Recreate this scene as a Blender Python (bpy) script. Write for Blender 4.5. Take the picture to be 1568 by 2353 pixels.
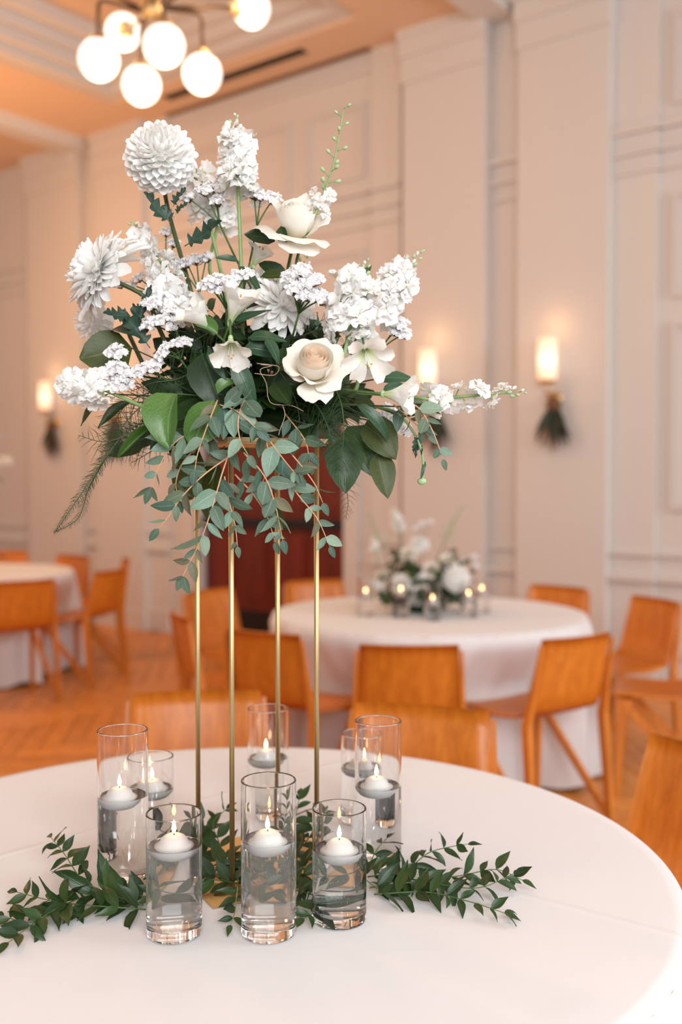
import bpy, math, random
from mathutils import Vector, Matrix, noise
V = Vector
rnd = random.Random(11)
PI = math.pi
for o in list(bpy.data.objects):
    bpy.data.objects.remove(o)
scene = bpy.context.scene
COL = scene.collection

# ------------------------------------------------------------------ camera
F = 2300.0
TH = math.radians(1.7)
CAM = V((0, 0, 1.40))
cd = bpy.data.cameras.new('camera')
cam = bpy.data.objects.new('camera', cd)
COL.objects.link(cam)
cd.sensor_fit = 'HORIZONTAL'
cd.sensor_width = 24.0
cd.lens = 24.0 * F / 1568.0
cam.location = CAM
cam.rotation_euler = (PI / 2 - TH, 0, 0)
cd.dof.use_dof = True
cd.dof.focus_distance = 1.52
cd.dof.aperture_fstop = 2.1
cd.clip_end = 100
scene.camera = cam

# ------------------------------------------------------------------ world, lights, exposure
world = bpy.data.worlds.new('world')
scene.world = world
world.use_nodes = True
bg = world.node_tree.nodes['Background']
bg.inputs[0].default_value = (1.0, 0.985, 0.97, 1)
bg.inputs[1].default_value = 0.40


def area(name, loc, target, sx, sy, power, color):
    l = bpy.data.lights.new(name, 'AREA')
    l.shape = 'RECTANGLE'
    l.size, l.size_y, l.energy, l.color = sx, sy, power, color
    o = bpy.data.objects.new(name, l)
    COL.objects.link(o)
    o.location = loc
    o.rotation_euler = (V(target) - V(loc)).to_track_quat('-Z', 'Y').to_euler()
    return o


def point(name, loc, power, color, r=0.1):
    l = bpy.data.lights.new(name, 'POINT')
    l.energy, l.color, l.shadow_soft_size = power, color, r
    o = bpy.data.objects.new(name, l)
    COL.objects.link(o)
    o.location = loc
    return o


area('window_light_behind', (0.8, -2.4, 2.6), (-0.1, 1.9, 1.2), 2.8, 2.0, 205, (0.97, 0.985, 1.0))
area('window_light_side', (5.5, 1.5, 2.6), (0.0, 4.0, 1.2), 3.0, 2.6, 170, (0.96, 0.975, 1.0))
WARM = (1.0, 0.54, 0.24)
point('hall_lamp_west', (-4.2, 5.2, 3.2), 130, WARM, 0.25)
point('hall_lamp_north', (-3.2, 8.2, 3.2), 70, WARM, 0.25)
point('hall_lamp_overhead', (-0.6, 1.0, 3.7), 18, (1.0, 0.72, 0.45), 0.25)

vs = scene.view_settings
vs.view_transform = 'Standard'
vs.look = 'None'
vs.exposure = 0.05
vs.gamma = 1
vs.use_curve_mapping = False
cy = scene.cycles
cy.max_bounces = 12
cy.transmission_bounces = 10
cy.transparent_max_bounces = 16
cy.diffuse_bounces = 4
cy.sample_clamp_indirect = 15
cy.use_denoising = True

# ------------------------------------------------------------------ pixel helpers (used while building, to place things at real positions)
FWD = V((0, math.cos(TH), -math.sin(TH)))
UP = V((0, math.sin(TH), math.cos(TH)))


def ray(px, py):
    return FWD + V((1, 0, 0)) * ((px - 784) / F) + UP * ((1176.5 - py) / F)


def P(px, py, y):
    d = ray(px, py)
    return CAM + d * (y / d.y)


def G(px, py, z):
    d = ray(px, py)
    return CAM + d * ((z - CAM.z) / d.z)


# ------------------------------------------------------------------ materials
MATS = {}


def nt(name):
    m = bpy.data.materials.new(name)
    m.use_nodes = True
    t = m.node_tree
    b = t.nodes['Principled BSDF']
    MATS[name] = m
    return m, t, b


def N(t, typ, **kw):
    n = t.nodes.new(typ)
    for k, v in kw.items():
        setattr(n, k, v)
    return n


def simple(name, col, rough=0.5, metal=0.0, bump=0.0, scale=50.0, var=0.0, spec=None):
    m, t, b = nt(name)
    b.inputs['Base Color'].default_value = (*col, 1)
    b.inputs['Roughness'].default_value = rough
    b.inputs['Metallic'].default_value = metal
    if spec is not None:
        b.inputs['Specular IOR Level'].default_value = spec
    if bump or var:
        tc = N(t, 'ShaderNodeTexCoord')
        no = N(t, 'ShaderNodeTexNoise')
        no.inputs['Scale'].default_value = scale
        no.inputs['Detail'].default_value = 4
        t.links.new(tc.outputs['Object'], no.inputs['Vector'])
        if bump:
            bp = N(t, 'ShaderNodeBump')
            bp.inputs['Strength'].default_value = bump
            bp.inputs['Distance'].default_value = 0.002
            t.links.new(no.outputs['Fac'], bp.inputs['Height'])
            t.links.new(bp.outputs['Normal'], b.inputs['Normal'])
        if var:
            mx = N(t, 'ShaderNodeMix', data_type='RGBA')
            t.links.new(no.outputs['Fac'], mx.inputs[0])
            mx.inputs[6].default_value = (*[c * (1 - var) for c in col], 1)
            mx.inputs[7].default_value = (*[min(1, c * (1 + var)) for c in col], 1)
            t.links.new(mx.outputs[2], b.inputs['Base Color'])
    return m


def emit(name, col, strength):
    m, t, b = nt(name)
    b.inputs['Base Color'].default_value = (0.9, 0.85, 0.8, 1)
    b.inputs['Emission Color'].default_value = (*col, 1)
    b.inputs['Emission Strength'].default_value = strength
    b.inputs['Roughness'].default_value = 0.3
    return m


def leafmat(name, col, col2, rib, rough=0.42, transl=0.22, spots=0.0):
    """col/col2: range between leaves; rib: midrib tint from the UV; translucent lamina"""
    m, t, b = nt(name)
    L = t.links
    oi = N(t, 'ShaderNodeObjectInfo')
    mx = N(t, 'ShaderNodeMix', data_type='RGBA')
    L.new(oi.outputs['Random'], mx.inputs[0])
    mx.inputs[6].default_value = (*col, 1)
    mx.inputs[7].default_value = (*col2, 1)
    uv = N(t, 'ShaderNodeUVMap')
    sx = N(t, 'ShaderNodeSeparateXYZ')
    L.new(uv.outputs[0], sx.inputs[0])
    # distance to the midrib
    a = N(t, 'ShaderNodeMath', operation='SUBTRACT'); a.inputs[1].default_value = 0.5
    L.new(sx.outputs[0], a.inputs[0])
    ab = N(t, 'ShaderNodeMath', operation='ABSOLUTE'); L.new(a.outputs[0], ab.inputs[0])
    mr = N(t, 'ShaderNodeMapRange'); mr.inputs[1].default_value = 0.0; mr.inputs[2].default_value = 0.045
    mr.inputs[3].default_value = 0.75; mr.inputs[4].default_value = 0.0
    L.new(ab.outputs[0], mr.inputs[0])
    # side veins
    v2 = N(t, 'ShaderNodeMath', operation='MULTIPLY_ADD')
    v2.inputs[1].default_value = -1.0
    L.new(ab.outputs[0], v2.inputs[0]); L.new(sx.outputs[1], v2.inputs[2])
    v3 = N(t, 'ShaderNodeMath', operation='MULTIPLY'); v3.inputs[1].default_value = 52
    L.new(v2.outputs[0], v3.inputs[0])
    sn = N(t, 'ShaderNodeMath', operation='SINE'); L.new(v3.outputs[0], sn.inputs[0])
    mr2 = N(t, 'ShaderNodeMapRange'); mr2.inputs[1].default_value = 0.9; mr2.inputs[2].default_value = 1.0
    mr2.inputs[3].default_value = 0.0; mr2.inputs[4].default_value = 0.22
    L.new(sn.outputs[0], mr2.inputs[0])
    mxm = N(t, 'ShaderNodeMath', operation='MAXIMUM'); L.new(mr.outputs[0], mxm.inputs[0]); L.new(mr2.outputs[0], mxm.inputs[1])
    m2 = N(t, 'ShaderNodeMix', data_type='RGBA')
    L.new(mxm.outputs[0], m2.inputs[0]); L.new(mx.outputs[2], m2.inputs[6])
    m2.inputs[7].default_value = (*rib, 1)
    tc = N(t, 'ShaderNodeTexCoord')
    no = N(t, 'ShaderNodeTexNoise'); no.inputs['Scale'].default_value = 60; no.inputs['Detail'].default_value = 3
    L.new(tc.outputs['Object'], no.inputs['Vector'])
    m3 = N(t, 'ShaderNodeMix', data_type='RGBA', blend_type='MULTIPLY')
    mr3 = N(t, 'ShaderNodeMapRange'); mr3.inputs[1].default_value = 0.3; mr3.inputs[2].default_value = 0.7
    mr3.inputs[3].default_value = 0.6 - spots; mr3.inputs[4].default_value = 1.15
    L.new(no.outputs['Fac'], mr3.inputs[0])
    cmb = N(t, 'ShaderNodeCombineColor')
    for i in range(3):
        L.new(mr3.outputs[0], cmb.inputs[i])
    m3.inputs[0].default_value = 1.0
    L.new(m2.outputs[2], m3.inputs[6]); L.new(cmb.outputs[0], m3.inputs[7])
    L.new(m3.outputs[2], b.inputs['Base Color'])
    b.inputs['Roughness'].default_value = rough
    tr = N(t, 'ShaderNodeBsdfTranslucent')
    L.new(m3.outputs[2], tr.inputs['Color'])
    ms = N(t, 'ShaderNodeMixShader'); ms.inputs[0].default_value = transl
    out = t.nodes['Material Output']
    L.new(b.outputs[0], ms.inputs[1]); L.new(tr.outputs[0], ms.inputs[2]); L.new(ms.outputs[0], out.inputs[0])
    bp = N(t, 'ShaderNodeBump'); bp.inputs['Strength'].default_value = 0.35; bp.inputs['Distance'].default_value = 0.001
    L.new(mxm.outputs[0], bp.inputs['Height']); L.new(bp.outputs['Normal'], b.inputs['Normal'])
    return m


def petalmat(name, base, tip, v0=0.0, v1=0.7, transl=0.3, spots=False):
    """colour runs from the claw (base) to the tip along the petal's own UV"""
    m, t, b = nt(name)
    L = t.links
    uv = N(t, 'ShaderNodeUVMap'); sx = N(t, 'ShaderNodeSeparateXYZ'); L.new(uv.outputs[0], sx.inputs[0])
    mr = N(t, 'ShaderNodeMapRange'); mr.inputs[1].default_value = v0; mr.inputs[2].default_value = v1
    L.new(sx.outputs[1], mr.inputs[0])
    mx = N(t, 'ShaderNodeMix', data_type='RGBA'); L.new(mr.outputs[0], mx.inputs[0])
    mx.inputs[6].default_value = (*base, 1); mx.inputs[7].default_value = (*tip, 1)
    L.new(mx.outputs[2], b.inputs['Base Color'])
    b.inputs['Roughness'].default_value = 0.55
    b.inputs['Specular IOR Level'].default_value = 0.25
    tc = N(t, 'ShaderNodeTexCoord')
    wv = N(t, 'ShaderNodeTexNoise'); wv.inputs['Scale'].default_value = 6
    mp = N(t, 'ShaderNodeMapping'); mp.inputs['Scale'].default_value = (9, 0.8, 1)
    L.new(uv.outputs[0], mp.inputs[0]); L.new(mp.outputs[0], wv.inputs['Vector'])
    bp = N(t, 'ShaderNodeBump'); bp.inputs['Strength'].default_value = 0.15; bp.inputs['Distance'].default_value = 0.0004
    L.new(wv.outputs['Fac'], bp.inputs['Height']); L.new(bp.outputs['Normal'], b.inputs['Normal'])
    tr = N(t, 'ShaderNodeBsdfTranslucent'); L.new(mx.outputs[2], tr.inputs['Color'])
    ms = N(t, 'ShaderNodeMixShader'); ms.inputs[0].default_value = transl
    out = t.nodes['Material Output']
    L.new(b.outputs[0], ms.inputs[1]); L.new(tr.outputs[0], ms.inputs[2]); L.new(ms.outputs[0], out.inputs[0])
    return m


def woodmat(name, c1, c2, rough=0.42, scale=(60, 60, 3), per_island=0.0, axis_obj='Object'):
    m, t, b = nt(name)
    L = t.links
    tc = N(t, 'ShaderNodeTexCoord'); mp = N(t, 'ShaderNodeMapping'); mp.inputs['Scale'].default_value = scale
    L.new(tc.outputs[axis_obj], mp.inputs[0])
    no = N(t, 'ShaderNodeTexNoise'); no.inputs['Scale'].default_value = 1.0; no.inputs['Detail'].default_value = 5
    no.inputs['Roughness'].default_value = 0.6
    L.new(mp.outputs[0], no.inputs['Vector'])
    cr = N(t, 'ShaderNodeValToRGB')
    cr.color_ramp.elements[0].position = 0.3; cr.color_ramp.elements[0].color = (*c1, 1)
    cr.color_ramp.elements[1].position = 0.72; cr.color_ramp.elements[1].color = (*c2, 1)
    L.new(no.outputs['Fac'], cr.inputs[0])
    last = cr.outputs[0]
    if per_island:
        ge = N(t, 'ShaderNodeNewGeometry')
        oi = N(t, 'ShaderNodeObjectInfo')
        ad = N(t, 'ShaderNodeMath', operation='ADD'); L.new(ge.outputs['Random Per Island'], ad.inputs[0]); L.new(oi.outputs['Random'], ad.inputs[1])
        fr = N(t, 'ShaderNodeMath', operation='FRACT'); L.new(ad.outputs[0], fr.inputs[0])
        mr = N(t, 'ShaderNodeMapRange'); mr.inputs[3].default_value = 1 - per_island; mr.inputs[4].default_value = 1 + per_island
        L.new(fr.outputs[0], mr.inputs[0])
        cb = N(t, 'ShaderNodeCombineColor')
        for i in range(3): L.new(mr.outputs[0], cb.inputs[i])
        mu = N(t, 'ShaderNodeMix', data_type='RGBA', blend_type='MULTIPLY'); mu.inputs[0].default_value = 1
        L.new(last, mu.inputs[6]); L.new(cb.outputs[0], mu.inputs[7]); last = mu.outputs[2]
    L.new(last, b.inputs['Base Color'])
    b.inputs['Roughness'].default_value = rough
    bp = N(t, 'ShaderNodeBump'); bp.inputs['Strength'].default_value = 0.12; bp.inputs['Distance'].default_value = 0.001
    L.new(no.outputs['Fac'], bp.inputs['Height']); L.new(bp.outputs['Normal'], b.inputs['Normal'])
    return m


def glassmat(name, ior, col=(1, 1, 1), rough=0.0):
    m = bpy.data.materials.new(name); m.use_nodes = True
    t = m.node_tree
    t.nodes.remove(t.nodes['Principled BSDF'])
    g = N(t, 'ShaderNodeBsdfGlass'); g.inputs['IOR'].default_value = ior
    g.inputs['Color'].default_value = (*col, 1); g.inputs['Roughness'].default_value = rough
    t.links.new(g.outputs[0], t.nodes['Material Output'].inputs[0])
    MATS[name] = m
    return m


M_paint = simple('warm white wall paint', (0.65, 0.615, 0.59), 0.6, bump=0.05, scale=30)
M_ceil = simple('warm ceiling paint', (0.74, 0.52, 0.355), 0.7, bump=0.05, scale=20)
M_gap_shade = simple('painted gap shade brown', (0.20, 0.095, 0.04), 0.7)  # shade of the ceiling gap, painted as a dark brown
M_slot = simple('dark vent recess', (0.02, 0.015, 0.012), 0.7)
M_floor = woodmat('oak parquet', (0.58, 0.205, 0.034), (0.76, 0.31, 0.065), 0.38, (14, 14, 14), 0.16)
M_joint = simple('parquet joint', (0.20, 0.085, 0.03), 0.7)
M_chair = woodmat('orange oak veneer', (0.50, 0.132, 0.009), (0.70, 0.225, 0.022), 0.38, (55, 55, 2.2), 0.06)
M_chair_leg = woodmat('orange oak solid', (0.52, 0.145, 0.014), (0.70, 0.245, 0.03), 0.45, (40, 40, 4), 0.06)
M_mahog = woodmat('mahogany door', (0.09, 0.008, 0.002), (0.20, 0.022, 0.004), 0.55, (12, 12, 1.2))
M_black = simple('black door hardware', (0.006, 0.005, 0.005), 0.45)
M_brass = simple('satin gold', (0.66, 0.48, 0.24), 0.45, 1.0, bump=0.03, scale=300)
M_bronze = simple('aged bronze', (0.14, 0.085, 0.05), 0.4, 1.0)
M_wax = None
M_flame = emit('candle flame', (1.0, 0.62, 0.28), 14)
M_globe = emit('lit opal globe', (1.0, 0.92, 0.84), 1.12)
M_shade = None
M_glass = glassmat('clear glass', 1.47, (1.0, 1.0, 1.0))
M_water = glassmat('water', 1.333, (0.99, 1.0, 1.0))
M_petal = petalmat('white petal', (0.92, 0.93, 0.84), (0.94, 0.935, 0.92), 0.0, 0.3, 0.32)
M_petal_green = petalmat('greenish white petal', (0.62, 0.72, 0.38), (0.88, 0.885, 0.78), 0.1, 0.8)
M_rose = petalmat('ivory rose petal', (0.90, 0.80, 0.58), (0.91, 0.875, 0.80), 0.0, 0.6, 0.3)
M_rose_in = petalmat('peach rose petal', (0.98, 0.72, 0.50), (0.98, 0.87, 0.74), 0.0, 0.75, 0.4)
M_alstro = petalmat('alstroemeria petal', (0.55, 0.66, 0.25), (0.93, 0.91, 0.86), 0.0, 0.55, 0.3)
M_floret = petalmat('stock floret petal', (0.62, 0.72, 0.40), (0.94, 0.935, 0.92), 0.0, 0.24, 0.35)
M_statice = petalmat('statice petal', (0.88, 0.86, 0.84), (0.94, 0.93, 0.935), 0.0, 0.5, 0.3)
M_statice_brown = simple('statice calyx', (0.20, 0.13, 0.07), 0.7)
M_bud = simple('green bud', (0.36, 0.50, 0.26), 0.5, var=0.25, scale=200)
M_stem = simple('green stem', (0.06, 0.12, 0.03), 0.5, var=0.25, scale=60)
M_stem_light = simple('pale green stem', (0.22, 0.34, 0.13), 0.5, var=0.2, scale=60)
M_stem_dark = simple('dark stem', (0.055, 0.085, 0.03), 0.5, var=0.3, scale=60)
M_twig = simple('peach eucalyptus twig', (0.62, 0.34, 0.19), 0.5, var=0.2, scale=80)
M_vine = simple('dry vine', (0.42, 0.30, 0.22), 0.6)
M_foam = simple('green floral foam', (0.02, 0.05, 0.02), 0.9, bump=0.5, scale=200)
M_salal = leafmat('dark salal leaf', (0.010, 0.036, 0.007), (0.032, 0.078, 0.012), (0.07, 0.13, 0.035), 0.42, 0.2)
M_olive = leafmat('olive leaf', (0.045, 0.075, 0.012), (0.075, 0.105, 0.018), (0.16, 0.2, 0.07), 0.45, 0.35)
M_bright = leafmat('bright green leaf', (0.085, 0.205, 0.04), (0.13, 0.27, 0.07), (0.30, 0.42, 0.18), 0.33, 0.25)
M_teal = leafmat('teal leaf', (0.022, 0.072, 0.030), (0.045, 0.115, 0.055), (0.14, 0.24, 0.16), 0.35, 0.2)
M_lobed = leafmat('dark lobed leaf', (0.018, 0.05, 0.03), (0.03, 0.075, 0.05), (0.10, 0.16, 0.09), 0.5, 0.12)
M_euc = leafmat('eucalyptus leaf', (0.07, 0.155, 0.115), (0.155, 0.225, 0.14), (0.34, 0.42, 0.32), 0.5, 0.2, 0.1)
M_euc_pale = leafmat('pale eucalyptus leaf', (0.20, 0.34, 0.25), (0.28, 0.40, 0.29), (0.45, 0.55, 0.42), 0.5, 0.2)
M_euc_brown = leafmat('bronze eucalyptus leaf', (0.16, 0.17, 0.10), (0.22, 0.21, 0.12), (0.34, 0.3, 0.2), 0.5, 0.3)
M_ruscus = leafmat('ruscus leaf', (0.013, 0.042, 0.010), (0.036, 0.088, 0.018), (0.06, 0.12, 0.04), 0.38, 0.18)
M_fern = simple('fern needle', (0.016, 0.05, 0.014), 0.6, var=0.3, scale=30)
M_fern_brown = simple('brown fern needle', (0.11, 0.085, 0.035), 0.6, var=0.3, scale=30)
M_pine = simple('evergreen needle', (0.016, 0.03, 0.014), 0.6)
M_cone = simple('pine cone', (0.16, 0.07, 0.03), 0.7, var=0.4, scale=80)
M_bubble = simple('air bubble', (0.95, 0.97, 0.98), 0.1)
M_anther = simple('amber anther', (0.55, 0.30, 0.06), 0.6)


def wax():
    m, t, b = nt('white candle wax')
    b.inputs['Base Color'].default_value = (0.93, 0.91, 0.89, 1)
    b.inputs['Roughness'].default_value = 0.35
    b.inputs['Subsurface Weight'].default_value = 0.35
    b.inputs['Subsurface Scale'].default_value = 0.01
    b.inputs['Subsurface Radius'].default_value = (1.0, 0.6, 0.4)
    return m


M_wax = wax()


def shade():
    # frosted glass cylinder with the lamp inside: hottest around the bulb, on the shade's own height
    m, t, b = nt('lit frosted sconce shade')
    L = t.links
    tc = N(t, 'ShaderNodeTexCoord'); sp = N(t, 'ShaderNodeSeparateXYZ'); L.new(tc.outputs['Generated'], sp.inputs[0])
    cr = N(t, 'ShaderNodeValToRGB'); e = cr.color_ramp.elements
    e[0].position = 0.0; e[0].color = (1.0, 0.52, 0.32, 1)
    e[1].position = 1.0; e[1].color = (1.0, 0.60, 0.40, 1)
    k = e.new(0.45); k.color = (1.0, 0.86, 0.68, 1)
    L.new(sp.outputs[2], cr.inputs[0])
    st = N(t, 'ShaderNodeValToRGB'); s = st.color_ramp.elements
    s[0].position = 0; s[0].color = (0.5, 0.5, 0.5, 1); s[1].position = 1; s[1].color = (0.6, 0.6, 0.6, 1)
    k = s.new(0.45); k.color = (1, 1, 1, 1)
    L.new(sp.outputs[2], st.inputs[0])
    mu = N(t, 'ShaderNodeMath', operation='MULTIPLY'); mu.inputs[1].default_value = 0.92
    L.new(st.outputs[0], mu.inputs[0])
    L.new(cr.outputs[0], b.inputs['Emission Color']); L.new(mu.outputs[0], b.inputs['Emission Strength'])
    b.inputs['Base Color'].default_value = (0.85, 0.7, 0.55, 1)
    return m


M_shade = shade()


def cloth(name, creases):
    m, t, b = nt(name)
    L = t.links
    b.inputs['Base Color'].default_value = (0.735, 0.735, 0.75, 1)
    b.inputs['Roughness'].default_value = 0.85
    b.inputs['Specular IOR Level'].default_value = 0.15
    b.inputs['Sheen Weight'].default_value = 0.15
    tc = N(t, 'ShaderNodeTexCoord')
    no = N(t, 'ShaderNodeTexNoise'); no.inputs['Scale'].default_value = 4; no.inputs['Detail'].default_value = 2
    L.new(tc.outputs['Object'], no.inputs['Vector'])
    last = None
    for (a, c) in creases:
        vm = N(t, 'ShaderNodeVectorMath', operation='DOT_PRODUCT')
        vm.inputs[1].default_value = (math.cos(a), math.sin(a), 0)
        L.new(tc.outputs['Object'], vm.inputs[0])
        s = N(t, 'ShaderNodeMath', operation='SUBTRACT'); s.inputs[1].default_value = c; L.new(vm.outputs['Value'], s.inputs[0])
        ab = N(t, 'ShaderNodeMath', operation='ABSOLUTE'); L.new(s.outputs[0], ab.inputs[0])
        mr = N(t, 'ShaderNodeMapRange'); mr.inputs[1].default_value = 0; mr.inputs[2].default_value = 0.012
        mr.inputs[3].default_value = 1; mr.inputs[4].default_value = 0
        L.new(ab.outputs[0], mr.inputs[0])
        if last is None:
            last = mr.outputs[0]
        else:
            ad = N(t, 'ShaderNodeMath', operation='ADD'); L.new(last, ad.inputs[0]); L.new(mr.outputs[0], ad.inputs[1]); last = ad.outputs[0]
    ma = N(t, 'ShaderNodeMath', operation='MULTIPLY_ADD'); ma.inputs[1].default_value = 2.2
    L.new(no.outputs['Fac'], ma.inputs[0]); L.new(last, ma.inputs[2])
    bp = N(t, 'ShaderNodeBump'); bp.inputs['Strength'].default_value = 0.5; bp.inputs['Distance'].default_value = 0.003
    L.new(ma.outputs[0], bp.inputs['Height']); L.new(bp.outputs['Normal'], b.inputs['Normal'])
    return m


M_cloth = cloth('white linen', [(0.95, 0.17), (2.35, 0.30), (0.35, -0.42)])

# ------------------------------------------------------------------ mesh helpers


class MB:
    def __init__(s):
        s.v = []; s.f = []; s.uv = []; s.mi = []

    def add(s, verts, faces, uvs=None, mi=0):
        o = len(s.v)
        s.v += [tuple(x) for x in verts]
        for f in faces:
            s.f.append([i + o for i in f]); s.mi.append(mi)
        s.uv += (uvs if uvs else [(0.5, 0.5)] * len(verts))
        return s

    def box(s, c, d, M=None, mi=0):
        x, y, z = d[0] / 2, d[1] / 2, d[2] / 2
        vs = [V((c[0] + a * x, c[1] + b * y, c[2] + e * z)) for a in (-1, 1) for b in (-1, 1) for e in (-1, 1)]
        if M is not None: vs = [M @ v for v in vs]
        return s.add(vs, [(0, 1, 3, 2), (4, 6, 7, 5), (0, 4, 5, 1), (2, 3, 7, 6), (0, 2, 6, 4), (1, 5, 7, 3)], mi=mi)

    def tube(s, pts, rad, seg=6, mi=0, cap=True):
        pts = [V(p) for p in pts]
        n = len(pts)
        if not isinstance(rad, (list, tuple)): rad = [rad] * n
        vs = []; fs = []
        prev = None
        for i, p in enumerate(pts):
            tg = (pts[min(i + 1, n - 1)] - pts[max(i - 1, 0)])
            if tg.length < 1e-9: tg = V((0, 0, 1))
            tg.normalize()
            if prev is None:
                a = tg.orthogonal().normalized()
            else:
                a = (prev - tg * prev.dot(tg))
                a = a.normalized() if a.length > 1e-6 else tg.orthogonal().normalized()
            prev = a
            b = tg.cross(a)
            for k in range(seg):
                w = 2 * PI * k / seg
                vs.append(p + (a * math.cos(w) + b * math.sin(w)) * rad[i])
        for i in range(n - 1):
            for k in range(seg):
                q = (k + 1) % seg
                fs.append((i * seg + k, i * seg + q, (i + 1) * seg + q, (i + 1) * seg + k))
        if cap:
            fs.append(tuple(range(seg))[::-1]); fs.append(tuple((n - 1) * seg + k for k in range(seg)))
        return s.add(vs, fs, mi=mi)

    def lathe(s, prof, seg=32, M=None, mi=0, closed=False, support=0):
        if support:
            q = [prof[0]]
            for a, c in zip(prof[:-1], prof[1:]):
                l = math.hypot(c[0] - a[0], c[1] - a[1])
                if l > 6 * support:
                    k = support / l
                    q += [(a[0] + (c[0] - a[0]) * k, a[1] + (c[1] - a[1]) * k), (c[0] - (c[0] - a[0]) * k, c[1] - (c[1] - a[1]) * k)]
                q.append(c)
            prof = q
        vs = []; fs = []
        n = len(prof)
        for (r, z) in prof:
            for k in range(seg):
                w = 2 * PI * k / seg
                vs.append(V((r * math.cos(w), r * math.sin(w), z)))
        rng = n if closed else n - 1
        for i in range(rng):
            j = (i + 1) % n
            for k in range(seg):
                q = (k + 1) % seg
                fs.append((i * seg + k, i * seg + q, j * seg + q, j * seg + k))
        if M is not None: vs = [M @ v for v in vs]
        return s.add(vs, fs, mi=mi)

    def ball(s, c, r, seg=8, rings=5, mi=0, M=None, sz=1.0):
        prof = [(max(1e-5, r * math.sin(PI * i / rings)), -r * sz * math.cos(PI * i / rings)) for i in range(rings + 1)]
        T = Matrix.Translation(V(c))
        return s.lathe(prof, seg, T @ M if M is not None else T, mi)

    def mesh(s, name, mats, smooth=True):
        me = bpy.data.meshes.new(name)
        me.from_pydata(s.v, [], s.f)
        if not isinstance(mats, (list, tuple)): mats = [mats]
        for m in mats: me.materials.append(m)
        uvl = me.uv_layers.new(name='UVMap')
        buf = []
        for f in s.f:
            for i in f:
                buf += s.uv[i]
        uvl.data.foreach_set('uv', buf)
        me.polygons.foreach_set('use_smooth', [smooth] * len(s.f))
        me.polygons.foreach_set('material_index', s.mi)
        me.update()
        return me


def tag(o, label=None, cat=None, group=None, kind=None):
    if label: o['label'] = label
    if cat: o['category'] = cat
    if group: o['group'] = group
    if kind: o['kind'] = kind
    return o


def thing(name, loc, label, cat, group=None):
    o = bpy.data.objects.new(name, None)
    o.empty_display_size = 0.02
    COL.objects.link(o)
    o.location = loc
    return tag(o, label, cat, group)


def obj(name, me, parent=None, M=None, world=True, **kw):
    """M: world matrix; parents are unrotated empties (or None), or a mesh part"""
    o = bpy.data.objects.new(name, me)
    COL.objects.link(o)
    M = Matrix.Identity(4) if M is None else M
    if parent is not None:
        o.parent = parent
        if world:
            M = wm(parent).inverted() @ M
    o.matrix_basis = M
    return tag(o, **kw) if kw else o


def wm(o):
    M = o.matrix_basis.copy()
    if o.type == 'EMPTY' and not o.get('_rot'):
        M = Matrix.Translation(o.location) @ o.rotation_euler.to_matrix().to_4x4()
    p = o.parent
    return wm(p) @ M if p else M


def frame(loc, ydir, zhint, s=1.0, sx=1.0):
    y = V(ydir).normalized()
    z = V(zhint) - y * V(zhint).dot(y)
    z = z.normalized() if z.length > 1e-5 else y.orthogonal().normalized()
    x = y.cross(z)
    R = Matrix((x * s * sx, y * s, z * s)).transposed().to_4x4()
    return Matrix.Translation(V(loc)) @ R


def smoothpts(pts, n=5):
    pts = [V(p) for p in pts]
    if len(pts) < 3 and n <= 1: return pts
    q = [pts[0] * 2 - pts[1]] + pts + [pts[-1] * 2 - pts[-2]]
    out = []
    for i in range(1, len(q) - 2):
        a, b, c, d = q[i - 1:i + 3]
        for k in range(n):
            t = k / n
            out.append(0.5 * ((2 * b) + (c - a) * t + (2 * a - 5 * b + 4 * c - d) * t * t + (3 * b - a - 3 * c + d) * t ** 3))
    out.append(pts[-1])
    return out


def patch(L, W, prof, nx=4, ny=6, cup=0.0, bend=0.0, fold=0.0, ruffle=0.0, twist=0.0, seed=0, notch=0.0):
    """a petal or leaf: base at the origin, along +Y, faces +Z. prof(t)->half-width 0..1"""
    r = random.Random(seed)
    ph = [r.uniform(0, 6.3) for _ in range(4)]
    vs = []; uv = []; fs = []
    ang = 0; y = 0; z = 0
    step = L / ny
    for j in range(ny + 1):
        t = j / ny
        w = W / 2 * prof(t)
        for i in range(nx + 1):
            s = -1 + 2 * i / nx
            zz = cup * w * s * s + fold * abs(s) * w
            zz += ruffle * W * abs(s) ** 1.5 * math.sin(t * 9 + ph[0] + (ph[1] if s > 0 else 0)) * t
            zz += ruffle * W * 0.6 * t * t * math.sin(s * 5 + ph[2])
            yy = -notch * L * t * (1 - abs(s)) ** 2 if notch > 0 else notch * L * t * abs(s) ** 1.6
            tw = twist * t
            xx = w * s
            x2 = xx * math.cos(tw) - zz * math.sin(tw)
            z2 = xx * math.sin(tw) + zz * math.cos(tw)
            vs.append((x2, y + yy * math.cos(ang) - z2 * math.sin(ang), z + z2 * math.cos(ang) + yy * math.sin(ang)))
            uv.append((0.5 + s / 2, t))
        a2 = bend * (t + 0.5 / ny)
        y += step * math.cos(a2); z += step * math.sin(a2); ang = bend * min(1, t + 1 / ny)
    for j in range(ny):
        for i in range(nx):
            a = j * (nx + 1) + i
            fs.append((a, a + 1, a + nx + 2, a + nx + 1))
    return vs, fs, uv


def mpatch(name, mat, *a, **k):
    b = MB(); v, f, u = patch(*a, **k); b.add(v, f, u)
    return b.mesh(name, mat)


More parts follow.
